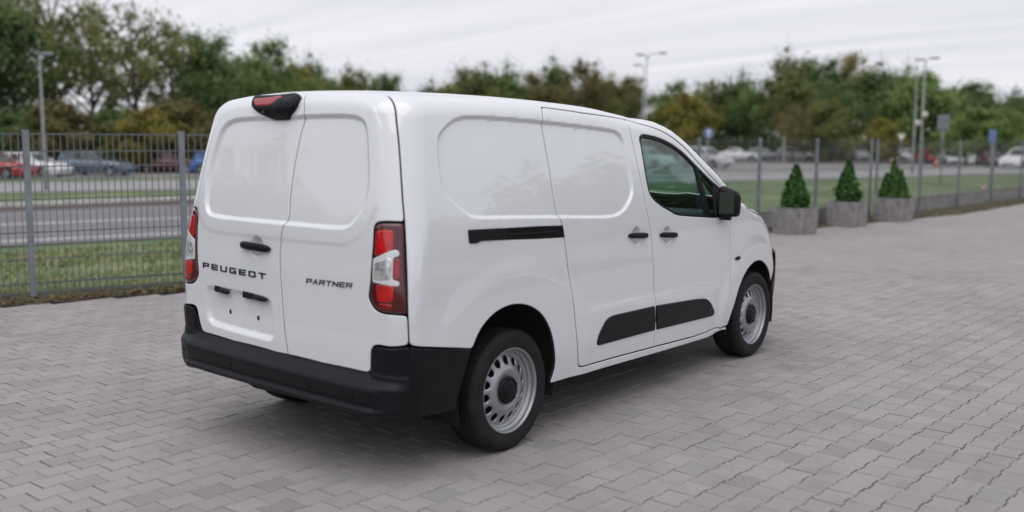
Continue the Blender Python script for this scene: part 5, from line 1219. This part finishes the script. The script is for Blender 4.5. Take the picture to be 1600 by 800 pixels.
tree(44.2, 77.2, 5.9, 'broad', 'dark', 'dark green tree deep between the sparse trees', .8, 2, g1)
tree(39.9, 82.7, 7.0, 'broad', 'dark', 'dark green tree behind the left lamp post', .9, 3, g1)
tree(31.1, 61.4, 5.1, 'bush', 'brown', 'rust brown bush over the white hatchback', 1.3, 1, g4)
tree(34.3, 60.6, 4.4, 'bush', 'dark', 'dark bush over the steel blue hatchback', 1.2, 2, g4)
tree(34.7, 56.8, 4.7, 'bush', 'yellow', 'yellowish bush over the maroon estate car', 1.2, 3, g4)
tree(37.3, 56.6, 5.2, 'bush', 'brown', 'orange brown bush beside the rear corner of the van', 1.2, 2, g4)
tree(30.0, 66.1, 4.5, 'bush', 'dark', 'dark bush over the red hatchback', 1.4, 3, g4)
tree(56.6, 67.7, 9.5, 'bush', 'yellow', 'yellow tree above the brake light of the van', .75, 1, g2)
tree(69.3, 80.7, 11.9, 'tall', 'mid', 'grey-green tree right behind the yellow one', .8, 2, g2)
tree(73.0, 79.2, 10.9, 'tall', 'olive', 'pale olive tree left of the skyline gap', 1.0, 3, g2)
tree(75.9, 78.7, 10.8, 'sparse', 'olive', 'thin pale tree with loose crown left of the gap', .9, 1, g2)
tree(76.2, 84.9, 10.0, 'broad', 'mid', 'low green tree between the pale trees', 1.0, 2, g2)
tree(76.1, 75.2, 10.0, 'tall', 'dark', 'small dark tree at the left side of the skyline gap', .8, 1, g2)
tree(81.7, 74.6, 9.5, 'tall', 'dark', 'small dark tree at the right side of the skyline gap', .9, 2, g2)
tree(84.4, 74.3, 8.9, 'bush', 'yellow', 'low yellow tree right of the gap', .9, 2, g2)
tree(80.2, 66.7, 11.1, 'broad', 'olive', 'yellow-green rounded tree over the front of the cargo panel', .75, 1, g2)
tree(83.8, 65.4, 11.4, 'tall', 'mid', 'green tree leaning against the yellow-green rounded one', 1.0, 3, g2)
tree(87.5, 63.8, 10.4, 'broad', 'brown', 'brownish tree left of the tall pair', .8, 2, g2)
tree(92.1, 64.4, 12.4, 'tall', 'dark', 'dark green tree top left of the pale brown pair', .8, 2, g2)
tree(87.2, 57.7, 11.5, 'broad', 'brown', 'tall pale brown tree over the sliding door', .72, 3, g2)
tree(92.3, 57.7, 10.2, 'broad', 'olive', 'olive tree between the brown tree and lamp posts', .8, 1, g2)
tree(99.0, 58.8, 10.3, 'tall', 'brown', 'thin brownish tree left of the two lamp posts', .9, 1, g2)
tree(96.7, 52.0, 9.5, 'broad', 'mid', 'green tree right of the two lamp posts', .75, 2, g3)
tree(92.4, 47.8, 7.8, 'bush', 'yellow', 'golden tree above the van windscreen', .9, 3, g3)
tree(101.2, 49.5, 9.6, 'broad', 'olive', 'olive green tree above the blue round sign', .8, 3, g3)
tree(105.1, 47.8, 10.9, 'tall', 'dark', 'dark green tree left of the birch', 1.2, 3, g3)
tree(100.6, 43.8, 8.7, 'broad', 'mid', 'lower green tree in front of the dark one left of the birch', .8, 1, g3)
tree(98.8, 39.5, 12.7, 'tall', 'olive', 'tall thin birch with pale trunk and yellowish leaves', .7, 2, g3, bark=BIRCHB)
tree(91.7, 35.6, 6.7, 'sparse', 'brown', 'bare brownish sapling below the birch', .8, 3, g3)
tree(110.8, 40.4, 12.5, 'tall', 'dark', 'dark green tree right of the birch', 1.1, 1, g3)
tree(114.9, 38.4, 13.2, 'broad', 'yellow', 'tall yellowish tree behind the dark green pair', .7, 2, g3)
tree(106.5, 36.1, 9.5, 'broad', 'dark', 'dark rounded tree below the tall yellowish one', .8, 2, g3)
tree(113.1, 34.2, 11.8, 'tall', 'dark', 'dark green tree left of the big willow', 1.2, 2, g3)
tree(120.7, 34.2, 12.1, 'tall', 'mid', 'green tree behind the top of the willow', 1.0, 3, g3)
tree(97.8, 34.4, 6.7, 'bush', 'olive', 'round olive bush over the middle planter', 1.0, 2, g3)
tree(97.0, 28.8, 4.8, 'bush', 'yellow', 'small golden bush behind the double fence post', .95, 1, g3)
tree(105.7, 27.4, 10.1, 'bush', 'light', 'big light green willow behind the lamp posts', .85, 3, g3)
tree(121.6, 26.5, 9.6, 'tall', 'dark', 'dark conifer-shaped tree right of the willow', 1.3, 1, g3)
tree(118.1, 27.8, 8.9, 'broad', 'dark', 'dark tree between the willow and the sign', .9, 3, g3)
tree(100.3, 21.3, 5.7, 'bush', 'light', 'light green bush right of the grey sign', 1.15, 2, g3)
tree(102.2, 18.9, 5.8, 'bush', 'light', 'light green bush above the blue rectangular sign', 1.1, 3, g3)
tree(124.4, 23.0, 8.9, 'tall', 'dark', 'dark tree near the right edge of the photo', 1.2, 3, g3)
tree(119.5, 19.5, 8.3, 'broad', 'dark', 'dark tree cut by the right edge of the photo', .9, 1, g3)
tree(107.5, 41.4, 9.6, 'broad', 'dark', 'dark tree low behind the birch', .9, 3, g3)
tree(117.2, 15.9, 8.5, 'broad', 'mid', 'green tree just outside the right edge', .9, 2, g3)
# undergrowth that closes the foot of the woods
rg = np.random.default_rng(5); P = []; Nn = []
for az in np.arange(.07, 1.26, .0052):
    for rep_ in range(2):
        dist = ((80 if az > .86 else 118)+rg.uniform(-4, 8))/math.cos(az-.66); x, y = CAM[0]+dist*math.cos(az), CAM[1]+dist*math.sin(az)
        hh = rg.uniform(2.6, 5.4); n = 150; d = rg.normal(size=(n, 3)); d /= np.linalg.norm(d, axis=1)[:, None]
        P.append(np.array([x, y, -.9+hh*.5])+d*np.array([.95, .95, hh*.55])*rg.uniform(.4, 1, (n, 1))); Nn.append(d+[0, 0, .4])
me = leafmesh('undergrowth', np.vstack(P), np.vstack(Nn), .30, rg, 1.4); me.materials.append(LM['mid'])
o = bpy.data.objects.new('undergrowth', me); COL.objects.link(o); tag(o, kind='stuff')

# woods on the other sides of the yard: seen only as reflections in the paint and glass
P = []; Nn = []
for az in list(np.arange(-75, 2, 1.1))+list(np.arange(92, 175, 1.1)):
    for k in range(3):
        a = R(az+rg.uniform(-.6, .6)); dist = rg.uniform(58, 72); x, y = dist*math.cos(a), dist*math.sin(a); hh = rg.uniform(10, 15)*(1+.18*math.sin(az*.31)); n = 260
        d = rg.normal(size=(n, 3)); d /= np.linalg.norm(d, axis=1)[:, None]; P.append(np.array([x, y, hh*.5-.5])+d*np.array([1.9, 1.9, hh*.52])*rg.uniform(.4, 1, (n, 1))**.5); Nn.append(d+[0, 0, .4])
me = leafmesh('woodland', np.vstack(P), np.vstack(Nn), .75, rg, 1.4); me.materials.append(LM['mid'])
o = bpy.data.objects.new('woodland', me); COL.objects.link(o); tag(o, kind='stuff')
